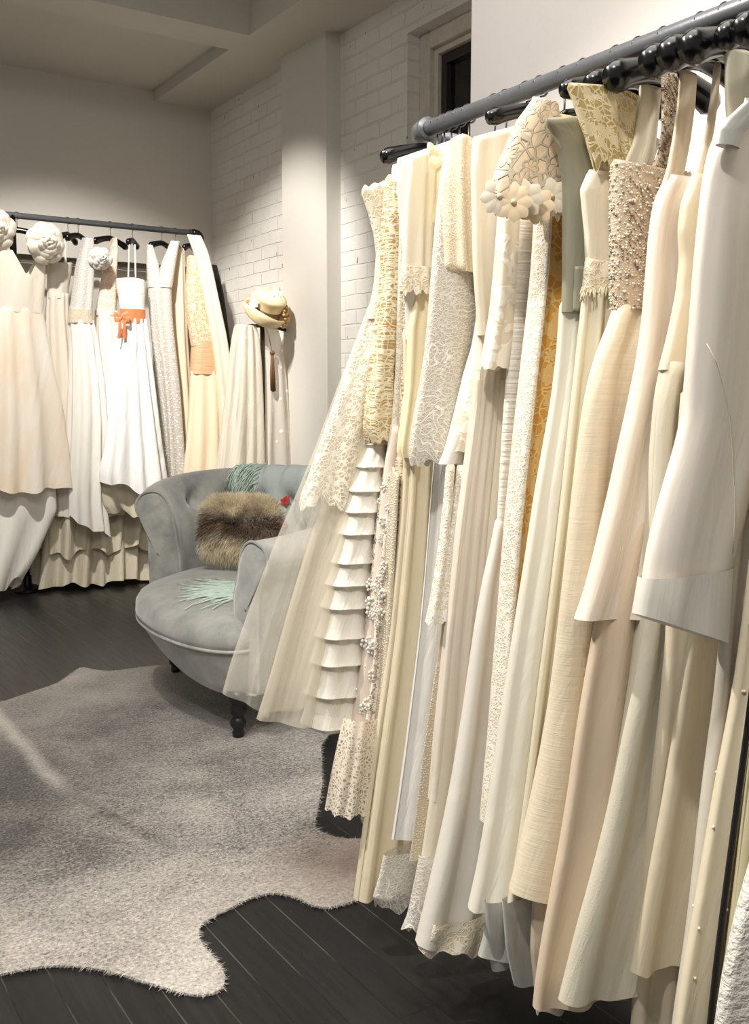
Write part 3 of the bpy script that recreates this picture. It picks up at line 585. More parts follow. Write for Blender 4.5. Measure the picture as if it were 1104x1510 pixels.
BACK = [
 dict(key='rosette_gown', Y=6.15, hx=-0.28, hook=25, h='rosette strap gown', label='ivory satin V-neck gown with two huge fabric rosettes for straps, leftmost on the back rail', parts=[
   dict(n='bodice', m='satin_shell', d=(0.07, 0.06), f=(6, 0.004, 0.006), vn=(0.16, 1.56, 0.085),
     p=[(2.073,1.251,1.668),(1.988,1.247,1.674),(1.865,1.249,1.665),(1.788,1.253,1.658),(1.718,1.254,1.654)]),
   dict(n='skirt', m='satin_shell2', d=(0.06, 0.17), f=(9, 0.005, 0.035), hwv=(0.015, 5),
     p=[(1.742,1.255,1.656),(1.553,1.224,1.674),(1.318,1.169,1.709),(1.161,1.132,1.738),(0.925,1.092,1.757),(0.661,1.051,1.767)]),
   dict(n='train', m='satin_white', dy=0.02, d=(0.1, 0.15), f=(6, 0.01, 0.04), hwv=(0.05, 3),
     p=[(0.763,1.141,1.7),(0.523,1.13,1.706),(0.279,1.138,1.573),(0.081,1.148,1.445)]),
   ]),
 dict(key='slim_strap_gown', Y=6.24, h='slim ivory gown', label='slim ivory gown with thin straps and a band under the bust beside the rosettes', parts=[
   dict(n='bodice', m='satin_shell', d=(0.05, 0.05), f=(5, 0.002, 0.004), tt=-0.1,
     p=[(2.042,1.717,1.866),(1.984,1.711,1.859),(1.903,1.708,1.843),(1.821,1.709,1.825)]),
   dict(n='skirt', m='satin_shell', d=(0.05, 0.1), f=(7, 0.005, 0.015),
     p=[(1.854,1.71,1.831),(1.738,1.698,1.827),(1.491,1.689,1.839),(1.158,1.676,1.849),(0.822,1.672,1.854),(0.481,1.668,1.855)]),
   dict(n='strap', m='satin_white', d=(0.006, 0.006), f=(2, 0, 0),
     p=[(2.189,1.826,1.842),(2.024,1.816,1.832)]),
   ]),
 dict(key='rosette_lace_gown', Y=6.13, h='lace gown with beaded waist', label='silvery lace gown with one shoulder rosette, beaded waistband and white satin skirt with train', parts=[
   dict(n='bodice', m='lace_silver', d=(0.06, 0.05), f=(5, 0.002, 0.004),
     p=[(2.181,1.905,1.964),(2.086,1.877,1.973),(1.982,1.853,1.965),(1.88,1.837,1.957),(1.756,1.816,1.946),(1.727,1.807,1.945)]),
   dict(n='waistband', m='beaded_white', d=(0.054, 0.054), f=(3, 0.001, 0.001),
     p=[(1.752,1.812,1.945),(1.711,1.802,1.945),(1.67,1.796,1.951)]),
   dict(n='skirt', m='satin_white', d=(0.05, 0.12), f=(8, 0.006, 0.022), ht=-0.55, hwv=(0.02, 3),
     p=[(1.687,1.805,1.949),(1.572,1.809,1.97),(1.324,1.801,1.996),(1.075,1.784,2.005),(0.782,1.761,1.979),(0.614,1.747,1.973),(0.479,1.742,1.989)]),
   ]),
 dict(key='blush_lace_gown', Y=6.22, h='blush lace gown', label='blush pink lace gown with deep V straps between the lace and orange-sash gowns', parts=[
   dict(n='bodice', m='lace_blush', d=(0.05, 0.05), f=(4, 0.002, 0.003),
     p=[(2.212,2.122,2.14),(2.114,2.093,2.15),(2.006,2.051,2.142),(1.879,2.025,2.138),(1.76,2.0,2.132),(1.73,1.999,2.134)]),
   dict(n='skirt', m='satin_blushwhite', d=(0.05, 0.12), f=(7, 0.006, 0.02),
     p=[(1.76,2.0,2.136),(1.583,1.994,2.157),(1.328,2.008,2.167),(0.985,1.97,2.148),(0.64,1.942,2.12),(0.467,1.927,2.114)]),
   ]),
 dict(key='orange_sash_gown', Y=6.1, h='orange sash gown', label='white strapless gown with an orange ribbon sash and gathered bubble hem', bow=1, parts=[
   dict(n='bodice', m='satin_ruchedh', d=(0.07, 0.065), f=(3, 0.001, 0.001), tt=0.12,
     p=[(1.947,2.1,2.273),(1.893,2.103,2.274),(1.832,2.114,2.272),(1.757,2.12,2.27)]),
   dict(n='sash', m='sash_orange', d=(0.069, 0.069), f=(2, 0.001, 0.001),
     p=[(1.765,2.116,2.275),(1.723,2.115,2.274),(1.681,2.113,2.273)]),
   dict(n='skirt', m='satin_cool', d=(0.066, 0.2), f=(11, 0.008, 0.028), ht=-0.1, hwv=(0.035, 3),
     p=[(1.707,2.119,2.274),(1.58,2.084,2.293),(1.411,2.053,2.306),(1.242,2.026,2.319),(1.031,1.994,2.336),(0.862,1.958,2.354),(0.735,1.928,2.372),(0.671,1.931,2.368)]),
   dict(n='underskirt', m='satin_khaki', dy=0.04, d=(0.15, 0.17), f=(8, 0.012, 0.03), hwv=(0.03, 4),
     p=[(0.774,1.964,2.368),(0.646,1.943,2.365),(0.536,1.983,2.332),(0.486,2.016,2.295)]),
   dict(n='hanging_loop', m='satin_white', d=(0.004, 0.004), f=(2, 0, 0),
     p=[(2.16,2.184,2.189),(1.968,2.17,2.179)]),
   dict(n='hanging_loop', m='satin_white', d=(0.004, 0.004), f=(2, 0, 0),
     p=[(2.163,2.219,2.228),(1.971,2.218,2.227)]),
   ]),
 dict(key='sequin_gown', Y=6.2, h='silver sequin gown', label='silver sequinned straight gown with wide V straps right of the orange sash gown', parts=[
   dict(n='gown', m='sequin_silver', d=(0.07, 0.09), f=(6, 0.004, 0.014),
     p=[(1.939,2.348,2.496),(1.832,2.35,2.494),(1.681,2.36,2.5),(1.507,2.373,2.514),(1.332,2.387,2.529),(1.156,2.401,2.538),(0.933,2.41,2.547),(0.709,2.413,2.556),(0.528,2.414,2.562)]),
   dict(n='strap', m='sequin_silver', d=(0.03, 0.06), f=(3, 0.002, 0.003),
     p=[(2.186,2.341,2.374),(2.067,2.338,2.411),(1.922,2.343,2.431)]),
   dict(n='strap', m='sequin_silver', dy=-0.02, d=(0.03, 0.06), f=(3, 0.002, 0.003),
     p=[(2.222,2.495,2.551),(2.093,2.436,2.523),(1.922,2.377,2.488)]),
   ]),
 dict(key='gold_gown', Y=6.26, h='golden satin gown', label='narrow golden ivory satin gown between the sequinned and peach gowns', parts=[
   dict(n='gown', m='satin_gold', d=(0.05, 0.09), f=(5, 0.004, 0.014),
     p=[(2.193,2.54,2.612),(2.044,2.532,2.613),(1.868,2.528,2.614),(1.603,2.526,2.617),(1.335,2.534,2.63),(1.064,2.546,2.639),(0.745,2.553,2.641),(0.468,2.557,2.645)]),
   ]),
 dict(key='peach_gown', Y=6.12, h='peach embroidered gown', label='peach gown with an embroidered gathered hip band near the end of the back rail', parts=[
   dict(n='bodice', m='lace_peach', d=(0.05, 0.06), f=(4, 0.002, 0.003),
     p=[(2.128,2.59,2.648),(2.032,2.578,2.679),(1.902,2.566,2.704),(1.793,2.563,2.718),(1.663,2.579,2.754),(1.554,2.595,2.784)]),
   dict(n='hip_band', m='ruched_peach', d=(0.064, 0.068), f=(3, 0.001, 0.002),
     p=[(1.589,2.606,2.776),(1.51,2.594,2.799),(1.422,2.588,2.826),(1.368,2.582,2.835)]),
   dict(n='skirt', m='satin_peach', d=(0.062, 0.12), f=(9, 0.005, 0.02),
     p=[(1.386,2.587,2.83),(1.156,2.572,2.85),(0.933,2.553,2.866),(0.709,2.528,2.881),(0.348,2.501,2.905)]),
   ]),
 dict(key='satin_sash', Y=6.05, h='draped satin stole', cat='stole', label='long cream satin stole hung over the end of the back rail, slanting down right', parts=[
   dict(n='stole', m='satin_cream', d=(0.03, 0.06), f=(4, 0.004, 0.01),
     p=[(2.248,2.554,2.648),(2.162,2.589,2.692),(2.049,2.624,2.72),(1.901,2.658,2.75),(1.75,2.684,2.781),(1.598,2.709,2.812),(1.422,2.73,2.833),(1.2,2.75,2.853),(0.749,2.761,2.88)]),
   ]),
 dict(key='black_dress', Y=6.42, h='black garment', cat='dress', label='black garment barely showing behind the cream stole against the brick wall', parts=[
   dict(n='body', m='black_cloth', d=(0.04, 0.06), f=(4, 0.003, 0.006),
     p=[(2.125,2.855,2.917),(1.946,2.851,2.965),(1.715,2.867,2.996),(1.529,2.883,3.018),(1.153,2.886,3.032),(-0.053,2.862,3.021)]),
   ]),
 dict(key='ruffle_petticoat', Y=6.3, h='full ruffled petticoat', cat='petticoat', label='full khaki-cream ruffled tulle petticoat pooling at the floor under the gowns', parts=[
   dict(n='upper_ruffle', m='satin_khaki', d=(0.1, 0.17), f=(19, 0.02, 0.045), hwv=(0.03, 7),
     p=[(0.948,1.589,2.501),(0.651,1.59,2.486),(0.351,1.596,2.459),(0.243,1.6,2.427)]),
   dict(n='lower_ruffle', m='satin_khaki', dy=0.03, d=(0.12, 0.2), f=(17, 0.02, 0.05), hwv=(0.016, 6),
     p=[(0.56,1.645,2.445),(0.303,1.61,2.432),(0.035,1.583,2.38)]),
   ]),
]
VEIL = [
 dict(key='ivory_veil', Y=5.45, label='ivory tulle veil hanging left of the brown tassel below the straw hat', cat='veil', parts=[
   dict(n='veil', m='veil_ivory', d=(0.05, 0.11), f=(8, 0.006, 0.02), tt=0.0,
     p=[(1.644,2.601,2.722),(1.583,2.582,2.745),(1.442,2.561,2.756),(1.24,2.54,2.758),(0.997,2.509,2.754),(0.753,2.477,2.75),(0.508,2.446,2.747)]),
   ]),
 dict(key='embroidered_veil', Y=5.45, label='white embroidered tulle veil hanging right of the brown tassel below the straw hat', cat='veil', parts=[
   dict(n='veil', m='veil_embroidered', dy=0.02, d=(0.05, 0.09), f=(7, 0.006, 0.018),
     p=[(1.636,2.773,2.878),(1.571,2.782,2.899),(1.407,2.789,2.925),(1.158,2.771,2.946),(0.909,2.753,2.962),(0.487,2.743,2.986)]),
   ]),
]


# ------------------------------------------------------------------ setting
def plaster(name, col, bs=.15):
    k = NT(name); P = k.obj()
    c = k.mix(k.ramp(k.noise(P, 1.3, 4), .3, .7), lin(col), tuple(v * .94 for v in lin(col)[:3]) + (1,))
    b = k.bump(k.noise(P, 60, 4, .6), bs, .004, k.bump(k.noise(P, 3, 2), .1, .02))
    return k.done(k.n('BsdfPrincipled', Base__Color=c, Roughness=.8, Normal=b))

def brick_mat():
    k = NT('painted_brick'); tc = k.n('TexCoord'); sx = k.n('SeparateXYZ', Vector=tc.outputs['Object'])
    wob = k.n('TexNoise', Vector=tc.outputs['Object'], Scale=5.0, Detail=3).outputs[0]
    y = k.math('ADD', sx.outputs[1], k.math('MULTIPLY', wob, .014)); z = k.math('ADD', sx.outputs[2], k.math('MULTIPLY', wob, .022))
    v = k.n('CombineXYZ', X=y, Y=z)
    br = k.n('TexBrick', Vector=v.outputs[0], Scale=1.0, Mortar__Size=.006, Mortar__Smooth=.45, Brick__Width=.235, Row__Height=.082)
    br.inputs['Color1'].default_value = (.75, .75, .75, 1); br.inputs['Color2'].default_value = (1, 1, 1, 1); br.inputs['Mortar'].default_value = (0, 0, 0, 1)
    h = k.n('RGBToBW', Color=br.outputs[0]).outputs[0]
    fill = k.ramp(k.noise(tc.outputs['Object'], 2.2, 3), .42, .62)                  # paint fills some joints
    h = k.math('MULTIPLY', h, k.math('ADD', .35, k.math('MULTIPLY', fill, .65)))
    rough_n = k.noise(tc.outputs['Object'], 38, 4, .6)
    chip = k.ramp(k.noise(k.obj(9, 16, 9), 1.6, 2, .4), .73, .76)
    col = k.mix(k.ramp(k.noise(tc.outputs['Object'], 1.6, 4), .3, .7), lin((232, 228, 220)), lin((220, 215, 206)))
    col = k.mix(chip, col, lin((120, 110, 98)))
    n = k.bump(k.math('SUBTRACT', h, k.math('MULTIPLY', chip, .5)), .75, .012)
    n = k.bump(rough_n, .35, .006, n)
    return k.done(k.n('BsdfPrincipled', Base__Color=col, Roughness=.62, Normal=n))

def floor_mat():
    k = NT('black_stained_boards'); tc = k.n('TexCoord'); s = k.n('SeparateXYZ', Vector=tc.outputs['Object'])
    v = k.n('CombineXYZ', X=k.math('ADD', s.outputs[1], 3.0), Y=k.math('ADD', s.outputs[0], 3.02))
    br = k.n('TexBrick', Vector=v.outputs[0], Scale=1.0, Mortar__Size=.0016, Mortar__Smooth=.1, Brick__Width=1.7, Row__Height=.088, _offset=.37)
    br.inputs['Color1'].default_value = (.35, .35, .35, 1); br.inputs['Color2'].default_value = (1, 1, 1, 1); br.inputs['Mortar'].default_value = (0, 0, 0, 1)
    g = k.n('CombineXYZ', X=k.math('MULTIPLY', s.outputs[0], 60), Y=k.math('MULTIPLY', s.outputs[1], 3))
    gr = k.noise(g.outputs[0], 1.0, 5, .6)
    tone = k.math('MULTIPLY', k.n('RGBToBW', Color=br.outputs[0]).outputs[0], k.ramp(gr, .3, .7, .7, 1.3))
    col = k.mix(tone, lin((10, 10, 10)), lin((30, 29, 29)))
    scr = k.ramp(k.noise(k.obj(14, 3, 1), 2.0, 5, .75), .68, .74)
    col = k.mix(k.math('MULTIPLY', scr, .5), col, lin((110, 105, 98)))
    seam = k.math('MULTIPLY', br.outputs['Fac'], k.ramp(k.noise(tc.outputs['Object'], 2.5, 2), .45, .6))
    col = k.mix(k.math('MULTIPLY', seam, .5), col, lin((112, 104, 96)))            # dust lying in some seams
    n = k.bump(k.math('SUBTRACT', k.math('MULTIPLY', gr, .15), br.outputs['Fac']), .4, .004)
    return k.done(k.n('BsdfPrincipled', Base__Color=col, Roughness=k.ramp(gr, .2, .8, .3, .5), Normal=n))

M_WALL = plaster('grey_plaster', (212, 207, 197)); M_CEIL = plaster('ceiling_paint', (206, 201, 190)); M_PIER = plaster('white_plaster', (240, 234, 228))
M_BRICK = brick_mat(); M_TRIM = simple('trim_paint', (214, 206, 190), .45)
WX, WY = 3.045, 6.75
def struct(name, b, m, smooth=False, parent=None, bevel=0):
    o = b.build(name, m, parent, smooth, bevel)
    if parent is None: o['kind'] = 'structure'
    return o
b = MB(); b.box(-3, 3.3, -2, WY, -.05, 0); struct('floor', b, floor_mat())
b = MB(); b.box(-3, WX + .3, WY, WY + .15, 0, 3.6); struct('wall_back', b, M_WALL)
b = MB()
y0, y1, zb, zt = 3.45, 4.312, 1.45, 3.065
b.box(WX, WX + .3, y1, WY, 0, 3.6); b.box(WX, WX + .3, 2.3, y0, 0, 3.6); b.box(WX, WX + .3, y0, y1, 0, zb); b.box(WX, WX + .3, y0, y1, zt, 3.6)
struct('wall_right', b, M_BRICK)
b = MB(); b.box(2.0, WX + .3, -2, 2.495, 0, 3.6); struct('wall_pier', b, M_PIER, bevel=.006)
b = MB(); b.box(WX - .10, WX + .01, 4.97, 5.50, 0, 3.26); struct('wall_pilaster', b, M_WALL, bevel=.006)
b = MB()
b.box(-3, 2.62, 5.53, WY, 3.32, 3.6); b.box(-3, 2.62, -2, 5.26, 3.56, 3.7); struct('ceiling', b, M_CEIL)
b = MB(); b.box(2.62, WX + .3, -2, WY, 3.25, 3.7); struct('ceiling_beam_side', b, M_CEIL)
b = MB(); b.box(-3, 2.62, 5.26, 5.53, 3.25, 3.7); struct('ceiling_beam_cross', b, M_CEIL)
b = MB(); b.box(-3, WX, WY - .018, WY, 0, .14); struct('baseboard_back', b, M_TRIM, bevel=.004)
# window in the brick wall
wx = WX + .075
b = MB()
for (a0, a1, c0, c1, xx) in ((y1 - .085, y1, zb, zt, wx), (y0, y0 + .085, zb, zt, wx), (y0 + .085, y1 - .085, zt - .085, zt, wx), (y0 + .085, y1 - .085, zb, zb + .085, wx)):
    b.box(xx, WX + .28, a0, a1, c0, c1)
win = struct('window_1', b, M_TRIM, bevel=.008)
b = MB(); i0, i1, k0, k1 = y0 + .085, y1 - .085, zb + .085, zt - .085
for (a0, a1, c0, c1) in ((i1 - .03, i1, k0, k1), (i0, i0 + .03, k0, k1), (i0 + .03, i1 - .03, k1 - .03, k1), (i0 + .03, i1 - .03, k0, k0 + .03)):
    b.box(wx + .03, WX + .27, a0, a1, c0, c1)
b.build('window_moulding', M_TRIM, win, False, .006)
b = MB(); i0 += .03; i1 -= .03; k0 += .03; k1 -= .03
for (a0, a1, c0, c1) in ((i1 - .045, i1, k0, k1), (i0, i0 + .045, k0, k1), (i0 + .045, i1 - .045, k1 - .05, k1), (i0 + .045, i1 - .045, k0, k0 + .05), (i0 + .045, i1 - .045, 2.2, 2.25)):
    b.box(wx + .055, WX + .26, a0, a1, c0, c1)
b.build('window_sash', simple('dark_sash', (44, 38, 38), .4), win, False, .004)
b = MB(); b.box(wx + .085, wx + .092, i0 + .045, i1 - .045, k0 + .05, k1 - .05)
b.build('pane', simple('night_glass', (10, 9, 12), .08), win, False)

# ------------------------------------------------------------------ pipe rails
M_PIPE = simple('dark_steel_pipe', (104, 106, 110), .4, .35, bscale=200, bstr=.05)
M_BLACKPIPE = simple('black_iron', (26, 27, 30), .35, .5)
M_HANGER = simple('black_gloss_plastic', (10, 10, 11), .22)
M_WIRE = simple('hook_wire', (70, 70, 73), .3, .6)
r = thing('pipe_rail', 'dark grey pipe rail running along the right side above the foremost row of gowns', 'clothes rail', (RX, 1.86, 0))
b = MB(); b.tube([(RX, 1.85, 1.8), (RX, 1.0, 1.8), (RX, -.2, 1.8)], .0165, 20); b.build('rail', M_PIPE, r)
b = MB(); pts = [(RX, 1.83, 1.8)] + [(RX + .035 - .035 * math.cos(a), 1.845 + .035 * math.sin(a), 1.8) for a in np.linspace(0, PI / 2, 8)] + [(RX + .06, 1.88, 1.8)]
b.tube(pts, .0225, 20); b.tube([(RX, 1.826, 1.8), (RX, 1.838, 1.8)], .0255, 20); b.build('elbow', M_PIPE, r)
b = MB(); b.tube([(RX + .05, 1.88, 1.8), (1.985, 1.88, 1.8)], .0165, 16); b.build('wall_arm', M_PIPE, r)
b = MB(); b.tube([(1.98, 1.88, 1.8), (2.0, 1.88, 1.8)], .05, 24); b.build('wall_flange', M_BLACKPIPE, r)
RY, RZ = 6.311, 2.312
r = thing('pipe_rail', 'dark pipe rail crossing in front of the back wall above the far row of gowns', 'clothes rail', (1.535, RY, 0))
b = MB(); b.tube([(.2, RY, RZ), (2.73, RY, RZ)], .019, 16); b.build('rail', M_PIPE, r)
b = MB(); b.tube([(2.70, RY, RZ)] + [(2.72 + .035 * math.sin(a), RY, RZ - .035 + .035 * math.cos(a)) for a in np.linspace(0, PI / 2, 8)] + [(2.755, RY, RZ - .07)], .026, 16); b.build('elbow', M_BLACKPIPE, r)
b = MB(); b.tube([(2.755, RY, RZ - .05), (2.755, RY, .02)], .019, 14); b.build('post', M_PIPE, r)
b = MB(); b.tube([(1.535, RY, RZ), (1.535, RY, .02)], .02, 14); b.build('post', M_BLACKPIPE, r)
b = MB(); b.lathe([(.075, 0), (.075, .012), (.04, .016), (.034, .05), (.03, .054), (.03, .1), (.02, .11)], (1.535, RY, 0)); b.build('floor_flange', M_BLACKPIPE, r)
b = MB(); b.lathe([(.075, 0), (.075, .012), (.04, .016), (.034, .05)], (2.755, RY, 0)); b.build('floor_flange', M_BLACKPIPE, r)
r = thing('lower_rail', 'grey brown flat bar fixed behind the far row of gowns on the back wall', 'rail', (2.2, WY, 2.1))
b = MB(); b.box(.4, 2.8, WY - .10, WY - .075, 2.085, 2.135); b.build('bar', simple('greybrown_bar', (112, 104, 94), .6), r, False, .004)
b = MB(); b.box(1.0, 1.04, WY - .08, WY, 2.09, 2.13); b.build('bracket', M_BLACKPIPE, r, False); b = MB(); b.box(2.66, 2.70, WY - .08, WY, 2.09, 2.13); b.build('bracket', M_BLACKPIPE, r, False)

def hanger(x, y, z_rail, rr, half, drop, ang, label, group, rad=.012):
    """moulded hanger hooked over a rail; ang turns it about the vertical (0 = along X)"""
    t = thing('clothes_hanger', label, 'hanger', (x, y, z_rail), group)
    c, s = math.cos(ang), math.sin(ang); zc = z_rail - drop
    b = MB(); u = np.linspace(-1, 1, 17)
    pts = [(x + c * half * q, y + s * half * q, zc - .045 * (abs(q) ** 1.5) * half / .17) for q in u]
    b.tube(pts, [rad * (.85 + .35 * abs(q) ** 3) if abs(q) < .99 else rad * .75 for q in u], 10, flat=1.25)
    b.build('arms', M_HANGER, t)
    R = rr + .0022
    loop = [(x + s * R * math.cos(a), y - c * R * 0 + .0 + 0, z_rail + R * math.sin(a)) for a in ()]
    pts = [(x, y, zc), (x, y, zc + .012)]
    for a in np.linspace(-.5 * PI, .95 * PI, 16):
        pts.append((x + R * math.cos(a), y, z_rail + R * math.sin(a)))
    b = MB(); b.tube(pts, .0021, 6); b.build('hook', M_WIRE, t)
    return t

# ------------------------------------------------------------------ small cloth details
def rosette(parent, c, R, mat, seed=0, name='rosette', tilt=0.0):
    rng = np.random.default_rng(seed); b = MB(); c = np.array(c)
    for ring, (n, r0, r1, lift) in enumerate(((7, .35, 1.0, .05), (6, .25, .82, .3), (5, .15, .62, .5), (4, .05, .42, .68), (3, .0, .25, .8))):
        for k in range(n):
            a0 = 2 * PI * (k + rng.uniform(-.2, .2)) / n + ring * .6; wid = 2 * PI / n * .78
            v = []; nu, nv = 9, 7
            rj = r1 * rng.uniform(.9, 1.1)
            for i in range(nu):
                u = i / (nu - 1) * 2 - 1
                for j in range(nv):
                    q = j / (nv - 1)
                    rad = R * (r0 + (rj - r0) * q) * (1 - .16 * u * u * q)
                    a = a0 + u * wid * (.5 + .5 * q) * .9
                    y = -R * (lift + .22 * math.sin(q * PI * .9) * (1 - u * u * .6) - .16 * q ** 4 + .06 * math.sin(5 * u + ring) * q)
                    v.append(c + np.array([rad * math.cos(a), y + R * .25, rad * math.sin(a)]))
            f = [(i * nv + j, (i + 1) * nv + j, (i + 1) * nv + j + 1, i * nv + j + 1) for i in range(nu - 1) for j in range(nv - 1)]
            b.add(v, f)
    return b.build(name, mat, parent)

def flower_petals(parent, c, R, mat, name, n=8, face=(-.6, -.8, 0), seed=0, flat=1.0):
    """small flat lace flower facing the given direction"""
    rng = np.random.default_rng(seed); f = Vector(face).normalized(); s = Vector((0, 0, 1)).cross(f).normalized(); u = f.cross(s)
    b = MB(); c = Vector(c)
    for k in range(n):
        a = 2 * PI * k / n + rng.uniform(-.1, .1); v = []; nu, nv = 7, 5
        for i in range(nu):
            q = i / (nu - 1)
            w = R * .36 * math.sin(PI * min(q * .93 + .05, 1)) ** .7
            for j in range(nv):
                e = j / (nv - 1) * 2 - 1
                lx, ly = R * (.16 + .86 * q), w * e
                h = R * (.10 + flat * .12 * math.sin(q * PI) * (1 - e * e) - .05 * q)
                v.append(c + s * (lx * math.cos(a) - ly * math.sin(a)) + u * (lx * math.sin(a) + ly * math.cos(a)) + f * h)
        b.add(v, [(i * nv + j, (i + 1) * nv + j, (i + 1) * nv + j + 1, i * nv + j + 1) for i in range(nu - 1) for j in range(nv - 1)])
    b.ball(c + f * R * .14, R * .16, 8, 5)
    return b.build(name, mat, parent)

def ribbon(b, pts, width, wdir=(0, 0, 1)):
    pts = np.array(pts, float); w = np.array(wdir, float); n = len(pts); v = []
    wd = np.full(n, width) if np.isscalar(width) else np.array(width)
    for p, q in zip(pts, wd):
        for e in (-.5, -.17, .17, .5): v.append(p + w * q * e + np.array([0, -.15 * q * (1 - 4 * e * e), 0]))
    b.add(v, [(i * 4 + j, (i + 1) * 4 + j, (i + 1) * 4 + j + 1, i * 4 + j + 1) for i in range(n - 1) for j in range(3)])

def bow(parent, c, R, mat, tail=.2, name='bow'):
    b = MB(); c = np.array(c, float)
    for sg in (-1, 1):
        pts = [c + np.array([sg * R * math.sin(a) * 1.0, -.012 - .012 * math.sin(a * .5), R * .35 * math.sin(2 * a) + .1 * R * sg]) for a in np.linspace(0, PI, 14)]
        ribbon(b, pts, [R * (.25 + .5 * math.sin(PI * i / 13)) for i in range(14)], (0, .2, 1))
        pts = [c + np.array([sg * (.15 * R + .25 * R * q + .05 * R * math.sin(6 * q)), -.014 - .008 * math.sin(4 * q), -tail * q]) for q in np.linspace(0, 1, 10)]
        ribbon(b, pts, R * .42, (1, 0, .1))
    b.ball(c + np.array([0, -.016, 0]), R * .22, 8, 6)
    return b.build(name, mat, parent)

# ------------------------------------------------------------------ right-hand row of gowns
HANG = {'ball_gown': (.125, .0135, .045), 'pleated_chiffon': (.13, .0125, .045), 'sage_gown': (.13, .013, .045), 'lace_top_gown': (.12, .017, .05), 'silk_gown': (.13, .02, .052), 'blush_gown': (.13, .02, .05),
        'taupe_slip': (.14, .02, .05), 'tan_gown': (.14, .02, .052), 'satin_jacket': (.12, .016, .05), 'long_white_gown': (.12, .018, .05), 'pearl_gown': (.14, .018, .05)}
for i, d in enumerate(RACK):
    t = thing('dress', d['label'], 'dress', (RX, d['Y'], .3), 'gowns on the right-hand pipe rail')
    t.name = {'beaded_jacket': 'bolero', 'satin_jacket': 'jacket', 'damask_dress': 'tunic_dress'}.get(d['key'], 'gown' if 'gown' in d['key'] else 'dress')
    if d['key'] == 'beaded_jacket': t['category'] = 'jacket'
    if d['key'] == 'satin_jacket': t['category'] = 'jacket'
    out = build_drapes(d, t, i)
    key = d['key']
    hh, hr, hd = HANG.get(key, (.055, .007, .075)); hanger(RX + .004, d['Y'], 1.8, .0165, hh, hd, 0, 'black plastic hanger on the right-hand rail holding the ' + d['h'], 'hangers on the right-hand rail', hr)
    if key == 'bow_dress':
        bow(t, (1.236, d['Y'] - .05, 1.685), .042, MATS['satin_yellow'], .13)
    if key == 'lace_coat':
        V = out['cap_sleeve'][1]; row = V[-3]; seg = row.shape[0]
        for n_, kk in enumerate((3, 13, 23, 34, 48)):
            p = row[kk]
            flower_petals(t, (p[0] - .001, p[1] - .003, p[2] + .012 - .016 * (n_ % 2)), .033, simple('applique_tan', (226, 204, 170), .6) if n_ % 2 else simple('applique_grey', (214, 202, 180), .6), 'lace_flower', 8, (-.6, -.8, .05), n_, .45)
    if key == 'floral_gown':
        V = out['lace_trim'][1]; b = MB()
        for n_ in range(46):
            p = V[RNG.integers(2, 52), RNG.integers(-14, 40)]
            fr = RNG.uniform(.004, .008)
            for a in range(5):
                an = a * 2 * PI / 5 + n_
                b.ball((p[0] - .004 + fr * math.cos(an) * .8, p[1] - .004 - fr * math.cos(an) * .4, p[2] + fr * math.sin(an)), fr * .62, 6, 4, (1, .5, 1))
        o = b.build('lace_flowers', MATS['satin_white'], t); o['kind'] = 'stuff'
    if key == 'lace_top_gown':
        V = out['belt'][1]; b = MB()
        for n_ in range(60):
            p = V[-1 - RNG.integers(0, 14), RNG.integers(-8, 40)]; l = RNG.uniform(.008, .02)
            b.tube([p, p + np.array([-.006, -.004, -.3 * l]), p + np.array([-.006 + RNG.uniform(-.004, .002), -.005, -l])], .0011, 5)
        o = b.build('waist_fringe', MATS['lace_cream'], t); o['kind'] = 'stuff'
    if key == 'silk_gown':
        m_pearl = simple('pearl_bead', (238, 228, 206), .22, .15, .8); m_dark = simple('smoky_crystal', (146, 126, 106), .18, .4, .8)
        V = out['bodice'][1]; bl, bd, big = MB(), MB(), MB()
        for n_ in range(760):
            rr_ = RNG.integers(0, 54); kk = RNG.integers(-22, 62); p = V[rr_, kk]
            q = V[rr_, (kk + 1) % 150] - V[rr_, kk - 1]; nrm = np.array([q[1], -q[0], 0]); nrm /= np.linalg.norm(nrm) + 1e-9
            rad = RNG.uniform(.0012, .0027)
            (bl if RNG.random() < .86 else bd).ball(p + nrm * rad * .5, rad, 7, 5)
        for n_ in range(9):                                # beaded vine stems
            k0 = RNG.integers(0, 46); r0 = RNG.integers(2, 30)
            for q in range(16):
                p = V[min(53, r0 + q), int(k0 + 5 * math.sin(q * .35 + n_)) % 150]; bd.ball(p + np.array([-.001, -.0015, 0]), .0016, 6, 4)
        o = bl.build('pearl_beading', m_pearl, t); o['kind'] = 'stuff'; o = bd.build('crystal_beading', m_dark, t); o['kind'] = 'stuff'
        for n_, (r_, k_) in enumerate(((8, 22), (20, 34), (29, 30), (45, 28), (14, 12), (36, 14), (47, 45), (24, 48))):
            p = V[r_, k_]; g = MB(); g.ball(p + np.array([-.001, -.003, 0]), .0042, 10, 6); st = g.build('large_stone', m_pearl, t)
            g = MB(); g.tube([p + np.array([.0052 * math.cos(a) * .8, -.003 - .0052 * math.cos(a) * -.3, .0052 * math.sin(a)]) for a in np.linspace(0, 2 * PI, 14)], .0011, 6, False); g.build('stone_setting', m_dark, st)
        V = out['beaded_strap'][1]; b = MB()
        for n_ in range(220):
            p = V[RNG.integers(0, 54), RNG.integers(-10, 76)]; b.ball(p + np.array([-.0005, -.0015, 0]), RNG.uniform(.0012, .0024), 6, 4)
        o = b.build('strap_beading', m_dark, t); o['kind'] = 'stuff'
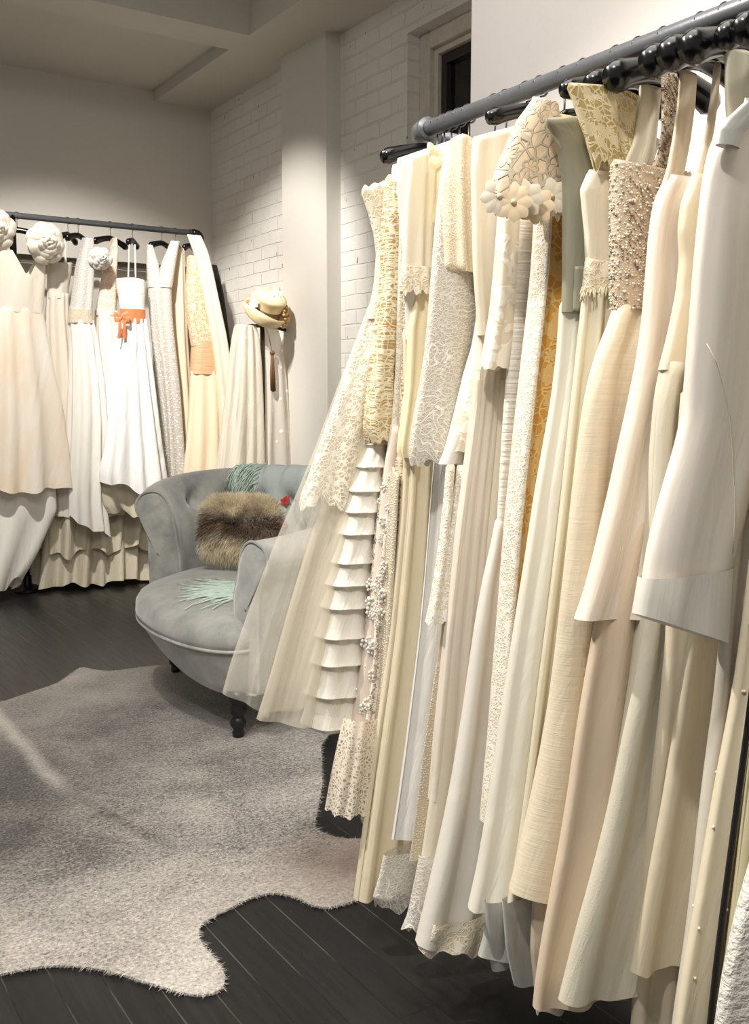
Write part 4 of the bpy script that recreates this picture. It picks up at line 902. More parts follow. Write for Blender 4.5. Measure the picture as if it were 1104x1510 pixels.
    if key == 'pearl_gown':
        V = out['gown'][1]; b = MB()
        for n_ in range(70):
            p = V[RNG.integers(24, 53), RNG.integers(-14, 50)]; b.ball(p + np.array([-.001, -.001, 0]), .0026, 7, 5)
        o = b.build('pearl_dots', simple('pearl_bead', (238, 228, 206)), t); o['kind'] = 'stuff'
    if key == 'sage_gown':
        V = out['bodice'][1]; b = MB(); p = V[44, 22]; q = V[53, 22]
        rows_ = [[V[r_, k_] + np.array([-.002, -.004, 0]) for k_ in range(6, 44, 3)] for r_ in range(40, 54)]
        n1, n2 = len(rows_), len(rows_[0]); b.add([p for r_ in rows_ for p in r_], [(i * n2 + j, (i + 1) * n2 + j, (i + 1) * n2 + j + 1, i * n2 + j + 1) for i in range(n1 - 1) for j in range(n2 - 1)])
        o = b.build('patch_pocket', MATS['satin_sage'], t); md = o.modifiers.new('thick', 'SOLIDIFY'); md.thickness = .002
    if key == 'satin_jacket':
        V = out['sleeve'][1]; b = MB()
        b.tube([V[int(24 + 22 * s_), 10 + int(46 * s_ ** .75)] + np.array([-.0003, -.0006, 0]) for s_ in np.linspace(0, 1, 12)], .0008, 6); b.build('seam', MATS['satin_sage2'], t)

# ------------------------------------------------------------------ far row of gowns
def back_x(px): return {25: 1.563, 40: 1.60, 78: 1.779, 100: 1.87, 115: 1.934, 162: 2.139, 195: 2.286, 238: 2.485, 258: 2.579, 266: 2.62, 280: 2.685}[px]
HK = {'rosette_gown': (25, .20, -.25), 'slim_strap_gown': (100, .13, .9), 'rosette_lace_gown': (115, .14, .75), 'blush_lace_gown': (162, .15, .5), 'orange_sash_gown': (195, .11, .95),
      'sequin_gown': (238, .14, .6), 'gold_gown': (258, .12, .9), 'peach_gown': (280, .12, .8)}
for i, d in enumerate(BACK):
    cat = d.get('cat', 'dress')
    xc_ = sum(d['parts'][0]['p'][0][1:]) / 2
    t = thing({'stole': 'stole', 'petticoat': 'petticoat'}.get(cat, 'gown' if 'gown' in d['key'] else 'garment'), d['label'], cat, (xc_, d['Y'], .1), 'gowns on the far rail' if cat == 'dress' else None)
    out = build_drapes(d, t, 100 + i)
    if d['key'] in HK:
        px, half, ang = HK[d['key']]
        hanger(back_x(px), RY, RZ, .019, half, .085, ang, 'black hanger on the far rail holding the ' + d['h'], 'hangers on the far rail', .017)
    if d['key'] == 'rosette_gown':
        rosette(t, (1.655, 6.02, 2.125), .125, MATS['satin_shell'], 3); rosette(t, (1.37, 6.04, 2.19), .125, MATS['satin_shell'], 5)
    if d['key'] == 'rosette_lace_gown':
        rosette(t, (1.985, 6.04, 2.06), .075, MATS['lace_silver'], 8)
    if d['key'] == 'orange_sash_gown':
        bow(t, (2.085, 6.005, 1.71), .05, MATS['sash_orange'], .13)

# ------------------------------------------------------------------ hat, veils and their stand by the brick wall
SX, SY = 2.775, 5.45
t = thing('veil_stand', 'dark slim stand against the brick wall carrying the straw hat and two veils', 'stand', (SX, SY, 0))
M_STAND = simple('brown_black_wood', (58, 46, 36), .45)
b = MB(); b.lathe([(.15, 0), (.15, .02), (.06, .035), (.02, .06)], (SX, SY, 0)); b.build('base', M_STAND, t)
b = MB(); b.tube([(SX, SY, .04), (SX, SY, 1.70)], .014, 12); b.build('pole', M_STAND, t)
b = MB(); b.tube([(SX - .17, SY, 1.63), (SX - .08, SY, 1.645), (SX, SY, 1.65), (SX + .08, SY, 1.645), (SX + .16, SY, 1.63)], .011, 10); b.build('crossbar', M_STAND, t)
b = MB(); b.lathe([(.03, 0), (.06, .03), (.075, .08), (.07, .13), (.045, .165), (.01, .178)], (SX, SY, 1.69)); b.build('head_block', simple('linen_block', (206, 190, 160), .8), t)
for i, d in enumerate(VEIL):
    p0 = d['parts'][0]['p'][0]
    t = thing('veil', d['label'], 'veil', ((p0[1] + p0[2]) / 2, d['Y'], .8))
    build_drapes(d, t, 200 + i)
t = thing('tassel', 'small brown tassel hanging between the two veils', 'tassel', (SX + .035, SY - .06, 1.5))
b = MB()
for q in range(26):
    a, rr_ = RNG.uniform(0, 6.28), RNG.uniform(0, .016); b.tube([(SX + .035 + rr_ * .5 * math.cos(a), SY - .06 + rr_ * .5 * math.sin(a), 1.47), (SX + .035 + rr_ * math.cos(a), SY - .06 + rr_ * math.sin(a), 1.36), (SX + .038 + 1.1 * rr_ * math.cos(a), SY - .06 + rr_ * math.sin(a), 1.26 + RNG.uniform(-.01, .01))], .003, 5)
b.build('strands', simple('brown_thread', (112, 78, 50), .8), t)
b = MB(); b.ball((SX + .035, SY - .06, 1.485), .016, 10, 8); b.tube([(SX + .035, SY - .06, 1.49), (SX + .03, SY - .02, 1.6), (SX + .02, SY, 1.655)], .002, 5); b.build('cap', simple('brown_thread', (112, 78, 50)), t)
# straw hat
HX_, HY_, HZ_ = SX - .005, SY - .035, 1.66
t = thing('straw_hat', 'cream straw hat with upturned brim and pale flowers, on top of the veil stand', 'hat', (HX_, HY_, HZ_))
k = NT('cream_straw'); w = k.n('TexWave', Vector=k.obj(1, 1, 1), Scale=90.0, Distortion=1.0, _bands_direction='Z').outputs[0]
M_STRAW = k.done(k.n('BsdfPrincipled', Base__Color=k.mix(k.ramp(w, .2, .8), lin((236, 216, 172)), lin((222, 198, 152))), Roughness=.7, Normal=k.bump(w, .3, .003)))
b = MB(); b.lathe([(.080, .01), (.083, .05), (.084, .10), (.094, .128), (.098, .142), (.092, .155), (.06, .163), (.0, .166)], (HX_, HY_, HZ_), 40); b.build('crown', M_STRAW, t)
b = MB(); b.lathe([(.0835, .03), (.0855, .035), (.0865, .075), (.0845, .08)], (HX_, HY_, HZ_), 40); b.build('brim_gap_shade', simple('gap_shade_brown', (96, 74, 54), .6), t)  # shade between crown and brim, put in as a dark brown strip
b = MB(); v = []
prof = [(.078, .02), (.10, .006), (.120, .006), (.132, .02), (.139, .05), (.138, .075), (.133, .075), (.130, .05), (.118, .022), (.09, .026)]
seg = 56
for r_, z_ in prof:
    for q in range(seg):
        a = 2 * PI * q / seg; wv_ = 1 + .06 * math.sin(3 * a + 1)
        v.append((HX_ + wv_ * r_ * math.cos(a), HY_ + wv_ * r_ * math.sin(a), HZ_ + z_ * (1 + .25 * math.sin(2 * a) * (z_ > .04))))
b.add(v, [(i * seg + q, i * seg + (q + 1) % seg, (i + 1) * seg + (q + 1) % seg, (i + 1) * seg + q) for i in range(len(prof) - 1) for q in range(seg)])
b.build('brim', M_STRAW, t)
b = MB()
for q in range(80):
    a = math.radians(RNG.uniform(-60, 30)); z_ = RNG.uniform(.02, .12)
    rr_ = .138 - .035 * max(0, (z_ - .07) / .05); r0 = RNG.uniform(.006, .012)
    b.ball((HX_ + rr_ * math.cos(a), HY_ + rr_ * math.sin(a), HZ_ + z_), r0, 7, 5, (1, 1, .8))
b.build('flower_cluster', L_('hat_blossom', (244, 224, 176), (204, 172, 112), 1, 'dots', 200), t)
M_SILKF = F('silk_flower', (246, 234, 200), .6)
for q, (dx, dy_, rr_) in enumerate(((-.005, -.02, .055), (.045, .03, .04), (-.11, -.02, .035))):
    flower_petals(t, (HX_ + dx, HY_ + dy_, HZ_ + (.162 if q < 2 else .10)), rr_, M_SILKF, 'silk_flower', 7, (-.05, -.1, 1) if q < 2 else (-.8, -.3, .4), q)
t.rotation_euler = (.62, .08, 0); t.location.z += .03; t.location.y -= .0

# ------------------------------------------------------------------ armchair
CH = Vector((1.8, 3.7, 0))
chair = thing('armchair', 'blue-grey velvet armchair with tufted curved back and dark turned legs standing on the cowhide', 'armchair', CH)
VEL = F('blue_grey_velvet', (164, 163, 154), .75, 'velvet', sheen=.8, spec=.2, trans=0, col2=(134, 137, 135))
M_LEG = simple('ebony_leg', (22, 20, 20), .35)
plan = np.array([(1.60, 4.16), (1.68, 4.29), (1.85, 4.37), (2.03, 4.31), (2.16, 4.10), (2.22, 3.82), (2.20, 3.52), (2.08, 3.28), (1.90, 3.16), (1.70, 3.11), (1.50, 3.07)])
Hh = np.array([.80, .835, .865, .88, .89, .90, .88, .82, .76, .725, .715])
sk = np.concatenate([[0], np.cumsum(np.linalg.norm(np.diff(plan, axis=0), axis=1))]); NS = 150
ss = np.linspace(0, sk[-1], NS)
px_, py_, ph_ = [smooth_arr(np.interp(ss, sk, a), 40) for a in (plan[:, 0], plan[:, 1], Hh)]
tx, ty = np.gradient(px_), np.gradient(py_); tl = np.hypot(tx, ty); tx /= tl; ty /= tl
inx, iny = ty, -tx                                   # inward (towards the seat)
ci = np.array([1.75, 3.7])
if ((ci[0] - px_[75]) * inx[75] + (ci[1] - py_[75]) * iny[75]) < 0: inx, iny = -inx, -iny
def profile(H):
    key = [(.085, .30), (.085, .42), (.080, .52), (.066, .62 if H > .8 else .55), (.045, H - .12), (.028, H - .045), (.0, H - .006), (-.04, H + .004), (-.08, H - .012), (-.108, H - .045), (-.112, H - .085), (-.095, H - .118), (-.068, H - .132), (-.052, H - .16), (-.05, H * .5), (-.05, .17), (.0, .165), (.085, .17)]
    key = np.array(key); l = np.concatenate([[0], np.cumsum(np.linalg.norm(np.diff(key, axis=0), axis=1))])
    q = np.linspace(0, l[-1], 72)
    return smooth_arr(np.interp(q, l, key[:, 0]), 3), smooth_arr(np.interp(q, l, key[:, 1]), 3)
buttons = [(s_, .735 + .0 * s_) for s_ in (.30, .50, .70, .90, 1.10, 1.30)] + [(s_, .60) for s_ in (.40, .60, .80, 1.0, 1.2)]
V = np.zeros((NS, 72, 3)); bpos = {}
for i in range(NS):
    o, zz = profile(ph_[i])
    dimple = np.zeros(72)
    for n_, (bs, bz) in enumerate(buttons):
        front = (np.arange(72) < 30)
        d2 = ((ss[i] - bs) / .042) ** 2 + ((zz - bz) / .042) ** 2
        dimple += front * (.05 * np.exp(-d2) + .018 * np.exp(-d2 * .25))
        for n2, (cs, cz) in enumerate(buttons[n_ + 1:]):
            if abs(cs - bs) < .12 and abs(cz - bz) > .05:           # diagonal crease between buttons
                L2 = (cs - bs) ** 2 + (cz - bz) ** 2; u = np.clip(((ss[i] - bs) * (cs - bs) + (zz - bz) * (cz - bz)) / L2, 0, 1)
                dd_ = np.hypot(ss[i] - bs - u * (cs - bs), zz - bz - u * (cz - bz)); dimple += front * .016 * np.exp(-(dd_ / .014) ** 2)
    edge = min(ss[i], ss[-1] - ss[i])
    pl = .0055 * math.sin(ss[i] * 230) * math.exp(-edge / .07) if edge < .25 else 0       # gathered pleats at the arm ends
    sw = 0
    oo = o + .012 * np.exp(-((zz - .66) / .14) ** 2) * (np.arange(72) < 30) - dimple + pl
    V[i, :, 0] = px_[i] + inx[i] * oo; V[i, :, 1] = py_[i] + iny[i] * oo; V[i, :, 2] = zz
    for n_, (bs, bz) in enumerate(buttons):
        if abs(ss[i] - bs) < (ss[1] - ss[0]) * .51:
            j = int(np.argmin(np.abs(zz[:30] - bz))); bpos[n_] = (V[i, j].copy(), np.array([inx[i], iny[i], 0]))
v = V.reshape(-1, 3).tolist(); n = 72
f = [(i * n + k, i * n + (k + 1) % n, (i + 1) * n + (k + 1) % n, (i + 1) * n + k) for i in range(NS - 1) for k in range(n)]
for e, sgn in ((0, 1), (NS - 1, -1)):               # rounded front panels
    ring = V[e]; c = ring.mean(0); tdir = np.array([tx[e], ty[e], 0]) * (-1 if e == 0 else 1); prev = [e * n + k for k in range(n)]
    for sc_, pu in ((.93, .014), (.75, .024), (.4, .03), (.12, .031)):
        b0 = len(v); v += (c + (ring - c) * sc_ + tdir * pu).tolist(); cur = [b0 + k for k in range(n)]
        f += [(prev[k], prev[(k + 1) % n], cur[(k + 1) % n], cur[k]) if e else (prev[(k + 1) % n], prev[k], cur[k], cur[(k + 1) % n]) for k in range(n)]
        prev = cur
    f.append(tuple(prev) if e else tuple(prev[::-1]))
mesh('curved_back', v, f, VEL, chair)
b = MB(); ring = V[NS - 1]; tdir = np.array([tx[-1], ty[-1], 0]); b.tube([p + tdir * .006 for p in ring[list(range(64, 72)) + list(range(0, 64))]], .0055, 8); b.build('arm_piping', VEL, chair)
b = MB(); ring = V[0]; tdir = -np.array([tx[0], ty[0], 0]); b.tube([p + tdir * .006 for p in ring[list(range(64, 72)) + list(range(0, 64))]], .0055, 8); b.build('arm_piping', VEL, chair)
for n_, (p, d_) in bpos.items():
    b = MB(); b.ball(p + d_ * .004, .013, 12, 8); b.build('button', VEL, chair)
def outline(pts, n=120, it=30):
    pts = np.array(pts + [pts[0]], float); l = np.concatenate([[0], np.cumsum(np.linalg.norm(np.diff(pts, axis=0), axis=1))])
    q = np.linspace(0, l[-1], n, endpoint=False); a = np.stack([np.interp(q, l, pts[:, 0]), np.interp(q, l, pts[:, 1])], 1)
    for _ in range(it): a = .25 * np.roll(a, 1, 0) + .5 * a + .25 * np.roll(a, -1, 0)
    return a
seat_o = outline([(1.52, 3.03), (1.40, 3.02), (1.315, 3.2), (1.29, 3.45), (1.32, 3.72), (1.42, 3.98), (1.60, 4.13), (1.8, 4.26), (2.0, 4.2), (2.1, 4.0), (2.14, 3.7), (2.08, 3.4), (1.9, 3.22), (1.7, 3.16)], it=12)
base_o = outline([(1.53, 3.05), (1.45, 3.05), (1.405, 3.2), (1.405, 3.42), (1.43, 3.64), (1.47, 3.86), (1.62, 4.11), (1.8, 4.22), (2.0, 4.18), (2.1, 4.0), (2.14, 3.7), (2.08, 3.4), (1.9, 3.2), (1.7, 3.12)], it=12)
def stack(name, levels, mat, parent, top=True):
    v = []; f = []; n = len(levels[0])
    for lv in levels: v += lv.tolist()
    f = [(i * n + k, i * n + (k + 1) % n, (i + 1) * n + (k + 1) % n, (i + 1) * n + k) for i in range(len(levels) - 1) for k in range(n)]
    f.append(tuple(range(n))[::-1]); f.append(tuple(range((len(levels) - 1) * n, len(levels) * n)))
    return mesh(name, v, f, mat, parent)
def lvl(o, z, inset=0.0):
    c = o.mean(0); d = o - c; r = np.linalg.norm(d, axis=1)[:, None]
    q = c + d * (r - inset) / r
    return np.column_stack([q, np.full(len(q), z) if np.isscalar(z) else z])
mid = lambda w: base_o * (1 - w) + seat_o * w
stack('apron', [lvl(base_o, .155, .02), lvl(base_o, .16, .004), lvl(mid(.25), .20), lvl(mid(.6), .26), lvl(mid(.85), .31), lvl(mid(.95), .325, .004), lvl(mid(.95), .33, .03)], VEL, chair)
b = MB(); q = lvl(mid(.97), .332, -.002); b.tube(np.concatenate([q, q[:1]]).tolist(), .0065, 8, False); b.build('seat_piping', VEL, chair)
lv = []
for z_, ins in ((.33, .02), (.336, .004), (.355, -.006), (.385, -.004), (.41, .012), (.43, .045), (.445, .10), (.457, .18), (.464, .27), (.468, .36)):
    lv.append(lvl(seat_o, z_, ins))
stack('seat_cushion', lv, VEL, chair)
legp = [(.012, 0), (.020, .004), (.022, .018), (.016, .026), (.027, .04), (.030, .055), (.022, .07), (.019, .074), (.031, .09), (.033, .105), (.026, .12), (.036, .135), (.038, .17)]
for x_, y_ in ((1.465, 3.105), (1.60, 4.02), (2.06, 4.12), (2.06, 3.38)):
    b = MB(); b.lathe(legp, (x_, y_, .0065), 20); b.build('leg', M_LEG, chair)

# fur cushion
t = thing('fur_cushion', 'shaggy tan and dark brown fur cushion leaning on the armchair back', 'cushion', (1.86, 3.86, .5))
FC = Vector((1.845, 3.86, .645)); face = Vector((-.74, -.60, .30)).normalized(); sd = Vector((0, 0, 1)).cross(face).normalized(); upv = face.cross(sd)
hwid, hhei, hdep = .175, .135, .075
k = NT('fox_fur'); u_ = k.n('UVMap'); sp = k.n('SeparateXYZ', Vector=u_.outputs[0])
nz = k.noise(u_.outputs[0], 3.2, 3, .6, .4)
band = k.math('ABSOLUTE', k.math('SUBTRACT', k.math('ADD', sp.outputs[1], k.math('MULTIPLY', k.math('SUBTRACT', nz, .5), .55)), .47))
c = k.mix(k.ramp(band, .06, .26), lin((112, 88, 68)), lin((250, 240, 216)))
c = k.mix(k.ramp(k.noise(u_.outputs[0], 9, 3), .5, .75), c, lin((176, 150, 116)))
tip = k.ramp(sp.outputs[0], 2.0, 3.0)
M_FUR = k.done(k.n('MixShader', i0=.35, i1=k.n('BsdfPrincipled', Base__Color=c, Roughness=.6, Sheen__Weight=.4), i2=k.n('BsdfTranslucent', Color=c)))
v = []; uvs = []; f = []; nu, nv = 36, 20
for i in range(nv + 1):
    th = PI * i / nv
    for j in range(nu):
        a = 2 * PI * j / nu
        sx_ = math.copysign(abs(math.cos(a)) ** .55, math.cos(a)); sy_ = math.copysign(abs(math.sin(a)) ** .55, math.sin(a)); rr_ = abs(math.sin(th)) ** .6
        p = FC + sd * (hwid * sx_ * rr_) + upv * (hhei * sy_ * rr_) + face * (hdep * math.cos(th))
        v.append(p); uvs.append((.5 + .5 * sx_ * rr_, .5 + .5 * sy_ * rr_))
f = [(i * nu + j, (i + 1) * nu + j, (i + 1) * nu + (j + 1) % nu, i * nu + (j + 1) % nu) for i in range(nv) for j in range(nu)]
mesh('cushion_body', v, f, M_FUR, t, uv=uvs)
hv = []; hf = []; huv = []
vv = np.array([tuple(q) for q in v])
for q in range(19000):
    i = RNG.integers(0, int(nv * .72)); j = RNG.integers(0, nu); a_, b_ = RNG.random(), RNG.random()
    i0_, i1_, j0_, j1_ = i * nu + j, (i + 1) * nu + j, i * nu + (j + 1) % nu, (i + 1) * nu + (j + 1) % nu
    p = (1 - a_) * (1 - b_) * vv[i0_] + a_ * (1 - b_) * vv[i1_] + (1 - a_) * b_ * vv[j0_] + a_ * b_ * vv[j1_]
    uvp = (1 - a_) * np.array(uvs[i0_]) + a_ * np.array(uvs[j1_])
    nn = p - np.array(FC); ll = np.array([nn.dot(np.array(sd)) / hwid ** 2, nn.dot(np.array(upv)) / hhei ** 2, nn.dot(np.array(face)) / hdep ** 2])
    nrm = np.array(sd) * ll[0] + np.array(upv) * ll[1] + np.array(face) * ll[2]; nrm /= np.linalg.norm(nrm) + 1e-9
    flow = np.array(sd) * (.5 * math.sin(uvp[1] * 7 + uvp[0] * 5)) - np.array(upv) * (.8 if uvp[1] < .52 else -.35)
    dirv = nrm * .75 + flow * .75 + RNG.normal(0, .28, 3); dirv /= np.linalg.norm(dirv)
    ln = RNG.uniform(.02, .05); sdv = np.cross(dirv, RNG.normal(0, 1, 3)); sdv /= np.linalg.norm(sdv) + 1e-9; w_ = .0011
    p2 = p + dirv * ln * .55; p3 = p + dirv * ln - np.array([0, 0, ln * .18]); b0 = len(hv)
    hv += [p - sdv * w_, p + sdv * w_, p2 - sdv * w_ * .8, p2 + sdv * w_ * .8, p3]; hf += [(b0, b0 + 1, b0 + 3, b0 + 2), (b0 + 2, b0 + 3, b0 + 4)]
    huv += [uvp] * 5
o = mesh('fur', hv, hf, M_FUR, t, uv=huv); o['kind'] = 'stuff'

# fringed shawl over the back and its other end, modelled separately, on the seat
M_MINT = simple('mint_thread', (212, 230, 217), .7); M_SHAWL = F('pale_blue_crepe', (200, 214, 212), .6, 'crepe')
def back_pt(s_, j, lift):
    i = int(np.clip(np.searchsorted(ss, s_), 1, NS - 2)); p = V[i, j]; q = V[i, min(j + 1, 71)] - V[i, max(j - 1, 0)]
    tt_ = np.array([tx[i], ty[i], 0]); nn = np.cross(q, tt_); nn /= np.linalg.norm(nn) + 1e-9
    if nn.dot(np.array([inx[i], iny[i], 0]) if j < 26 else np.array([0, 0, 1.0])) < 0: nn = -nn
    return p + nn * lift
t = thing('fringed_shawl', 'pale blue shawl with mint fringe and embroidered flowers draped over the armchair back', 'shawl', (2.15, 4.05, .6))
s0, s1 = .66, 1.02
rows_ = [[back_pt(s0 + (s1 - s0) * q + .012 * math.sin(j * .4), j, .010 + .0025 * math.sin(q * 19 + j * .12)) for q in np.linspace(0, 1, 30)] for j in range(8, 44)]
n1, n2 = len(rows_), 30
o = mesh('cloth', [p for r_ in rows_ for p in r_], [(i * n2 + j, (i + 1) * n2 + j, (i + 1) * n2 + j + 1, i * n2 + j + 1) for i in range(n1 - 1) for j in range(n2 - 1)], M_SHAWL, t, uv=[(j * .012, i * .012) for i in range(n1) for j in range(n2)])
b = MB()
for q in range(120):
    j0_ = int(RNG.integers(14, 40)); s_ = s0 + .02; pts = []
    for u in np.linspace(0, 1, 9):
        jj = int(np.clip(j0_ - 15 * u ** 1.4, 3, 44)); pts.append(back_pt(s_ - .17 * u ** .8 + .012 * math.sin(5 * u + q), jj, .012 + .006 * math.sin(q + 3 * u)))
    b.tube(pts, .0022, 5)
o = b.build('fringe', M_MINT, t); o['kind'] = 'stuff'
for n_, (s_, j_, rr_, m_) in enumerate(((.86, 20, .03, simple('red_thread', (206, 66, 62), .7)), (.80, 17, .02, simple('yellow_thread', (214, 196, 110), .7)), (.90, 15, .024, simple('pink_thread', (212, 110, 130), .7)), (.83, 13, .02, simple('leaf_thread', (150, 170, 100), .7)))):
    p = back_pt(s_, j_, .016); flower_petals(t, p, rr_, m_, 'embroidered_flower', 6, (-.8, -.4, .4), n_)
t = thing('fringed_shawl_end', 'mint green fringed end of the shawl lying on the armchair seat beside the near arm', 'scarf', (1.6, 3.42, .47))  # seat end of the same shawl, split off as its own object
def seat_z(x_, y_):
    c = seat_o.mean(0); d_ = np.array([x_, y_]) - c; r_ = np.linalg.norm(d_); a_ = math.atan2(d_[1], d_[0])
    an = np.arctan2(seat_o[:, 1] - c[1], seat_o[:, 0] - c[0]); Rm = np.linalg.norm(seat_o[int(np.argmin(np.abs(np.angle(np.exp(1j * (an - a_))))))] - c)
    return float(np.interp(Rm - r_, [-.006, .012, .045, .10, .18, .27, .36], [.37, .41, .43, .445, .457, .464, .468]))
b = MB()
rows_ = []
for u in np.linspace(0, 1, 14):
    rows_.append([(1.82 - .22 * u + .02 * q, 3.24 + .03 * u + .10 * q, seat_z(1.82 - .22 * u, 3.24 + .1 * q) + .008 + .004 * math.sin(9 * q + 5 * u)) for q in np.linspace(0, 1, 10)])
b.add([p for r_ in rows_ for p in r_], [(i * 10 + j, (i + 1) * 10 + j, (i + 1) * 10 + j + 1, i * 10 + j + 1) for i in range(13) for j in range(9)])
b.build('cloth', F('mint_crepe', (176, 196, 182), .6, 'crepe'), t)
b = MB()
for q in range(130):
    u0 = RNG.random(); sx0, sy0 = 1.64 + RNG.uniform(0, .12), 3.25 + .14 * u0
    ang = math.radians(RNG.uniform(150, 172) - 34 * u0 + 10); ln = RNG.uniform(.16, .30); cur = RNG.uniform(-.5, .3); pts = []
    for e in np.linspace(0, 1, 10):
        x_ = sx0 + ln * e * math.cos(ang + cur * e); y_ = sy0 + ln * e * math.sin(ang + cur * e) * 1.5
        pts.append((x_, y_, seat_z(x_, y_) + .006 + .008 * RNG.random() * (1 - e)))
    b.tube(pts, .0019, 5)
b.tube([(1.79 + .06 * math.cos(a), 3.38 + .035 * math.sin(a), .482 + .012 * math.sin(a)) for a in np.linspace(.4, 5.9, 22)], .006, 6)
o = b.build('fringe', M_MINT, t); o['kind'] = 'stuff'

# ------------------------------------------------------------------ cowhide rug
rug_o = [(.848, 3.99), (.98, 4.06), (1.114, 4.13), (1.20, 4.24), (1.278, 4.34), (1.31, 4.26), (1.36, 4.19), (1.521, 4.18), (1.72, 4.14), (1.95, 3.95), (2.02, 3.6), (1.9, 3.25), (1.78, 2.98),
         (1.66, 2.86), (1.632, 2.80), (1.56, 2.68), (1.491, 2.557), (1.39, 2.41), (1.31, 2.297), (1.335, 2.20), (1.44, 2.14), (1.50, 2.05), (1.42, 1.93), (1.30, 1.90), (1.208, 1.895), (1.107, 1.903),
         (1.09, 1.98), (1.056, 2.044), (.99, 2.05), (.929, 2.027), (.88, 2.02), (.842, 2.005), (.815, 1.96), (.809, 1.909), (.812, 1.84), (.804, 1.776), (.778, 1.736), (.75, 1.735), (.719, 1.753), (.69, 1.80), (.652, 1.861),
         (.61, 1.93), (.563, 1.985), (.50, 2.03), (.411, 2.049), (.3, 2.05), (.15, 2.0), (.0, 1.92), (-.12, 1.95), (-.16, 2.1), (-.05, 2.4), (.05, 2.8), (.1, 3.2), (.05, 3.6), (.1, 3.8), (.3, 3.82), (.6, 3.9)]
a = outline(rug_o, 420, 3)
k = NT('cowhide'); tc = k.n('TexCoord'); P = tc.outputs['Object']; sp = k.n('SeparateXYZ', Vector=P)
wob = k.noise(P, 3.0, 3)
spx = k.math('ADD', .80, k.math('ADD', k.math('MULTIPLY', k.math('MAXIMUM', k.math('SUBTRACT', 3.0, sp.outputs[1]), 0.0), .22), k.math('MULTIPLY', k.math('SUBTRACT', wob, .5), .05)))
ds = k.math('ABSOLUTE', k.math('SUBTRACT', sp.outputs[0], spx))
g1 = k.noise(k.obj(1, 1, 1), 130, 3, .75, .5); g2 = k.noise(k.obj(34, 90, 1, (0, 0, .9)), 1.0, 4, .65, .8); g3 = k.noise(P, 2.4, 4, .6, .3)
tone = k.math('ADD', k.math('MULTIPLY', k.math('SUBTRACT', g3, .14), .9), k.math('ADD', k.math('MULTIPLY', g1, 1.5), k.math('MULTIPLY', g2, .5)))
cdist = k.n('VectorMath', _operation='DISTANCE'); k.put(cdist.inputs[0], P); cdist.inputs[1].default_value = (.95, 2.95, 0)
edge = k.ramp(cdist.outputs['Value'], .55, 1.25)
tone = k.math('ADD', tone, k.math('MULTIPLY', edge, .32))
far = k.math('MULTIPLY', k.ramp(ds, .006, .04, 1, 0), k.ramp(sp.outputs[1], 2.85, 3.1))
tone = k.math('ADD', tone, k.math('MULTIPLY', far, .42))
dark = k.math('MULTIPLY', k.ramp(ds, .008, .03, 1, 0), k.math('MULTIPLY', k.ramp(sp.outputs[1], 2.35, 2.5), k.ramp(sp.outputs[1], 2.75, 3.0, 1, 0)))
col = k.mix(k.ramp(tone, 1.12, 1.92), lin((58, 56, 54)), lin((206, 198, 188)))
col = k.mix(k.math('MULTIPLY', dark, k.ramp(g2, .46, .58)), col, lin((46, 42, 39)))
brown = k.n('VectorMath', _operation='DISTANCE'); k.put(brown.inputs[0], P); brown.inputs[1].default_value = (1.32, 2.05, 0)
col = k.mix(k.ramp(brown.outputs['Value'], .05, .3, .7, 0), col, lin((98, 72, 58)))
M_HIDE = k.done(k.n('BsdfPrincipled', Base__Color=col, Roughness=.7, Sheen__Weight=.3, Normal=k.bump(k.math('ADD', g1, g2), .6, .004)))
bm = bmesh.new()
vs = [bm.verts.new((x_, y_, .001)) for x_, y_ in a]; fc = bm.faces.new(vs); bm.normal_update()
if fc.normal.z < 0: fc.normal_flip()
ext = bmesh.ops.extrude_face_region(bm, geom=[fc]); 
for e in ext['geom']:
    if isinstance(e, bmesh.types.BMVert): e.co.z = .0065
me = bpy.data.meshes.new('cowhide_rug'); bm.to_mesh(me); bm.free()
rug = link('cowhide_rug', me, M_HIDE, None, False); tag(rug, 'grey and cream cowhide rug spread over the black floorboards', 'rug')
b = MB(); hv = []; hf = []
c = a.mean(0); nA = len(a)
for q in range(9000):                                  # short hair along the rim
    i = RNG.integers(0, nA); u = RNG.random(); p = a[i] * (1 - u) + a[(i + 1) % nA] * u; tn = a[(i + 1) % nA] - a[i]; nn = np.array([tn[1], -tn[0]]); nn /= np.linalg.norm(nn) + 1e-9
    A2 = .5 * np.sum(a[:, 0] * np.roll(a[:, 1], -1) - np.roll(a[:, 0], -1) * a[:, 1])
    if A2 < 0: nn = -nn
    p = p - nn * RNG.uniform(0, .006); dr = nn + RNG.normal(0, .5, 2); ln = RNG.uniform(.004, .011); b0 = len(hv); sdv = np.array([-dr[1], dr[0]]) * .0007
    hv += [(p[0] - sdv[0], p[1] - sdv[1], .0066), (p[0] + sdv[0], p[1] + sdv[1], .0066), (p[0] + dr[0] * ln, p[1] + dr[1] * ln, RNG.uniform(.002, .008))]; hf.append((b0, b0 + 1, b0 + 2))
o = mesh('rim_hair', hv, hf, M_HIDE, rug); o['kind'] = 'stuff'

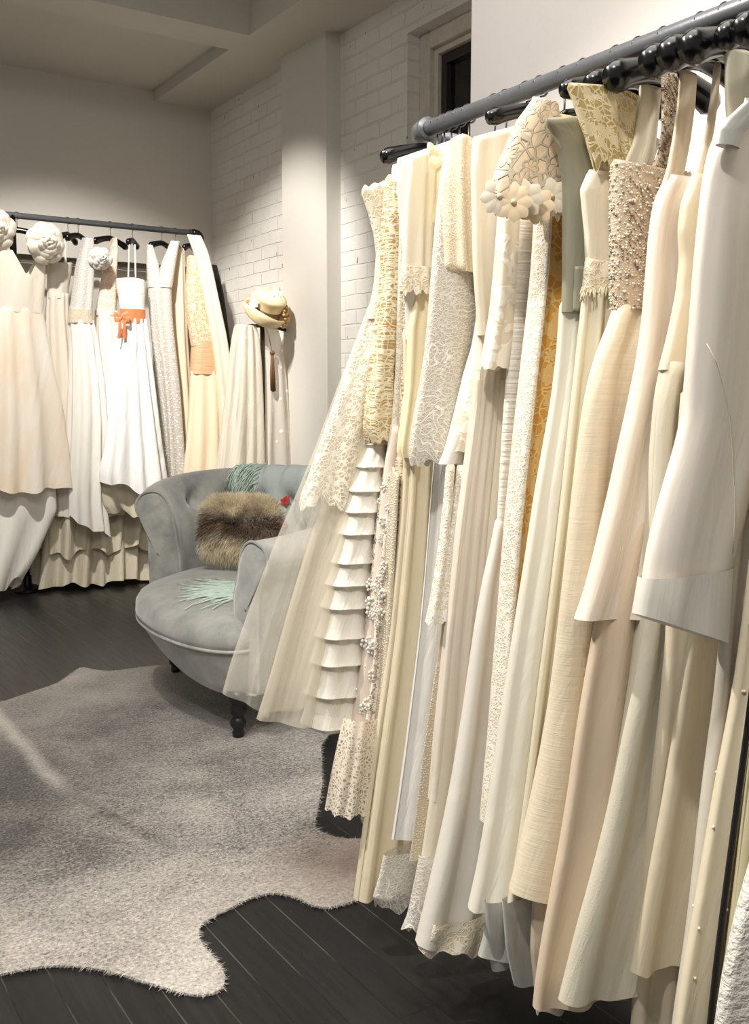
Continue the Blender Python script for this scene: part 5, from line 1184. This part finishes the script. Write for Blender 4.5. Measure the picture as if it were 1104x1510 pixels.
# ------------------------------------------------------------------ lights
def spot(name, loc, to, power, size, blend, rad, col):
    l = bpy.data.lights.new(name, 'SPOT'); l.energy = power; l.spot_size = math.radians(size); l.spot_blend = blend; l.shadow_soft_size = rad; l.color = col
    o = bpy.data.objects.new(name, l); C.objects.link(o); o.location = loc
    o.rotation_euler = (Vector(to) - Vector(loc)).to_track_quat('-Z', 'Y').to_euler(); return o
def area(name, loc, to, power, sx_, sy_, col):
    l = bpy.data.lights.new(name, 'AREA'); l.shape = 'RECTANGLE'; l.size = sx_; l.size_y = sy_; l.energy = power; l.color = col
    o = bpy.data.objects.new(name, l); C.objects.link(o); o.location = loc
    o.rotation_euler = (Vector(to) - Vector(loc)).to_track_quat('-Z', 'Y').to_euler(); return o
WARM = (1.0, .94, .85); NEUT = (1.0, .965, .92)
spot('spotlight_far_row', (1.0, 4.2, 3.5), (1.95, 6.3, 1.1), 390, 60, .5, .05, NEUT)
spot('spotlight_corner', (1.2, 4.3, 3.5), (2.9, 5.7, 1.4), 380, 50, .6, .04, NEUT)
spot('spotlight_right_row', (-.35, 2.5, 3.4), (1.3, 1.5, .9), 430, 60, .6, .05, WARM)
spot('spotlight_near_row', (-.4, .5, 3.4), (1.3, 1.0, .9), 190, 70, .6, .08, NEUT)
spot('spotlight_rug', (.2, 2.4, 3.5), (1.7, 3.7, .4), 160, 50, .8, .1, NEUT)
area('ceiling_glow', (.6, 1.5, 3.5), (.8, 1.8, 0), 110, 2.5, 2.5, NEUT)
w = bpy.data.worlds.new('room_ambience'); S.world = w; w.use_nodes = True
w.node_tree.nodes['Background'].inputs[0].default_value = (1.0, .97, .93, 1); w.node_tree.nodes['Background'].inputs[1].default_value = .33

# ------------------------------------------------------------------ camera
cd = bpy.data.cameras.new('camera'); cam = bpy.data.objects.new('camera', cd); C.objects.link(cam)
cd.sensor_fit = 'HORIZONTAL'; cd.sensor_width = 36; cd.lens = 36 * 1450 / 1104; cd.clip_start = .02
cam.location = (0, 0, 1.2); cam.rotation_euler = (PI / 2 - math.atan(165 / 1450), 0, -math.radians(33.4))
S.camera = cam
S.view_settings.view_transform = 'Standard'; S.view_settings.look = 'None'; S.view_settings.gamma = 1; S.view_settings.exposure = 0.0
S.view_settings.use_curve_mapping = False
S.cycles.transparent_max_bounces = 20; S.cycles.max_bounces = 8
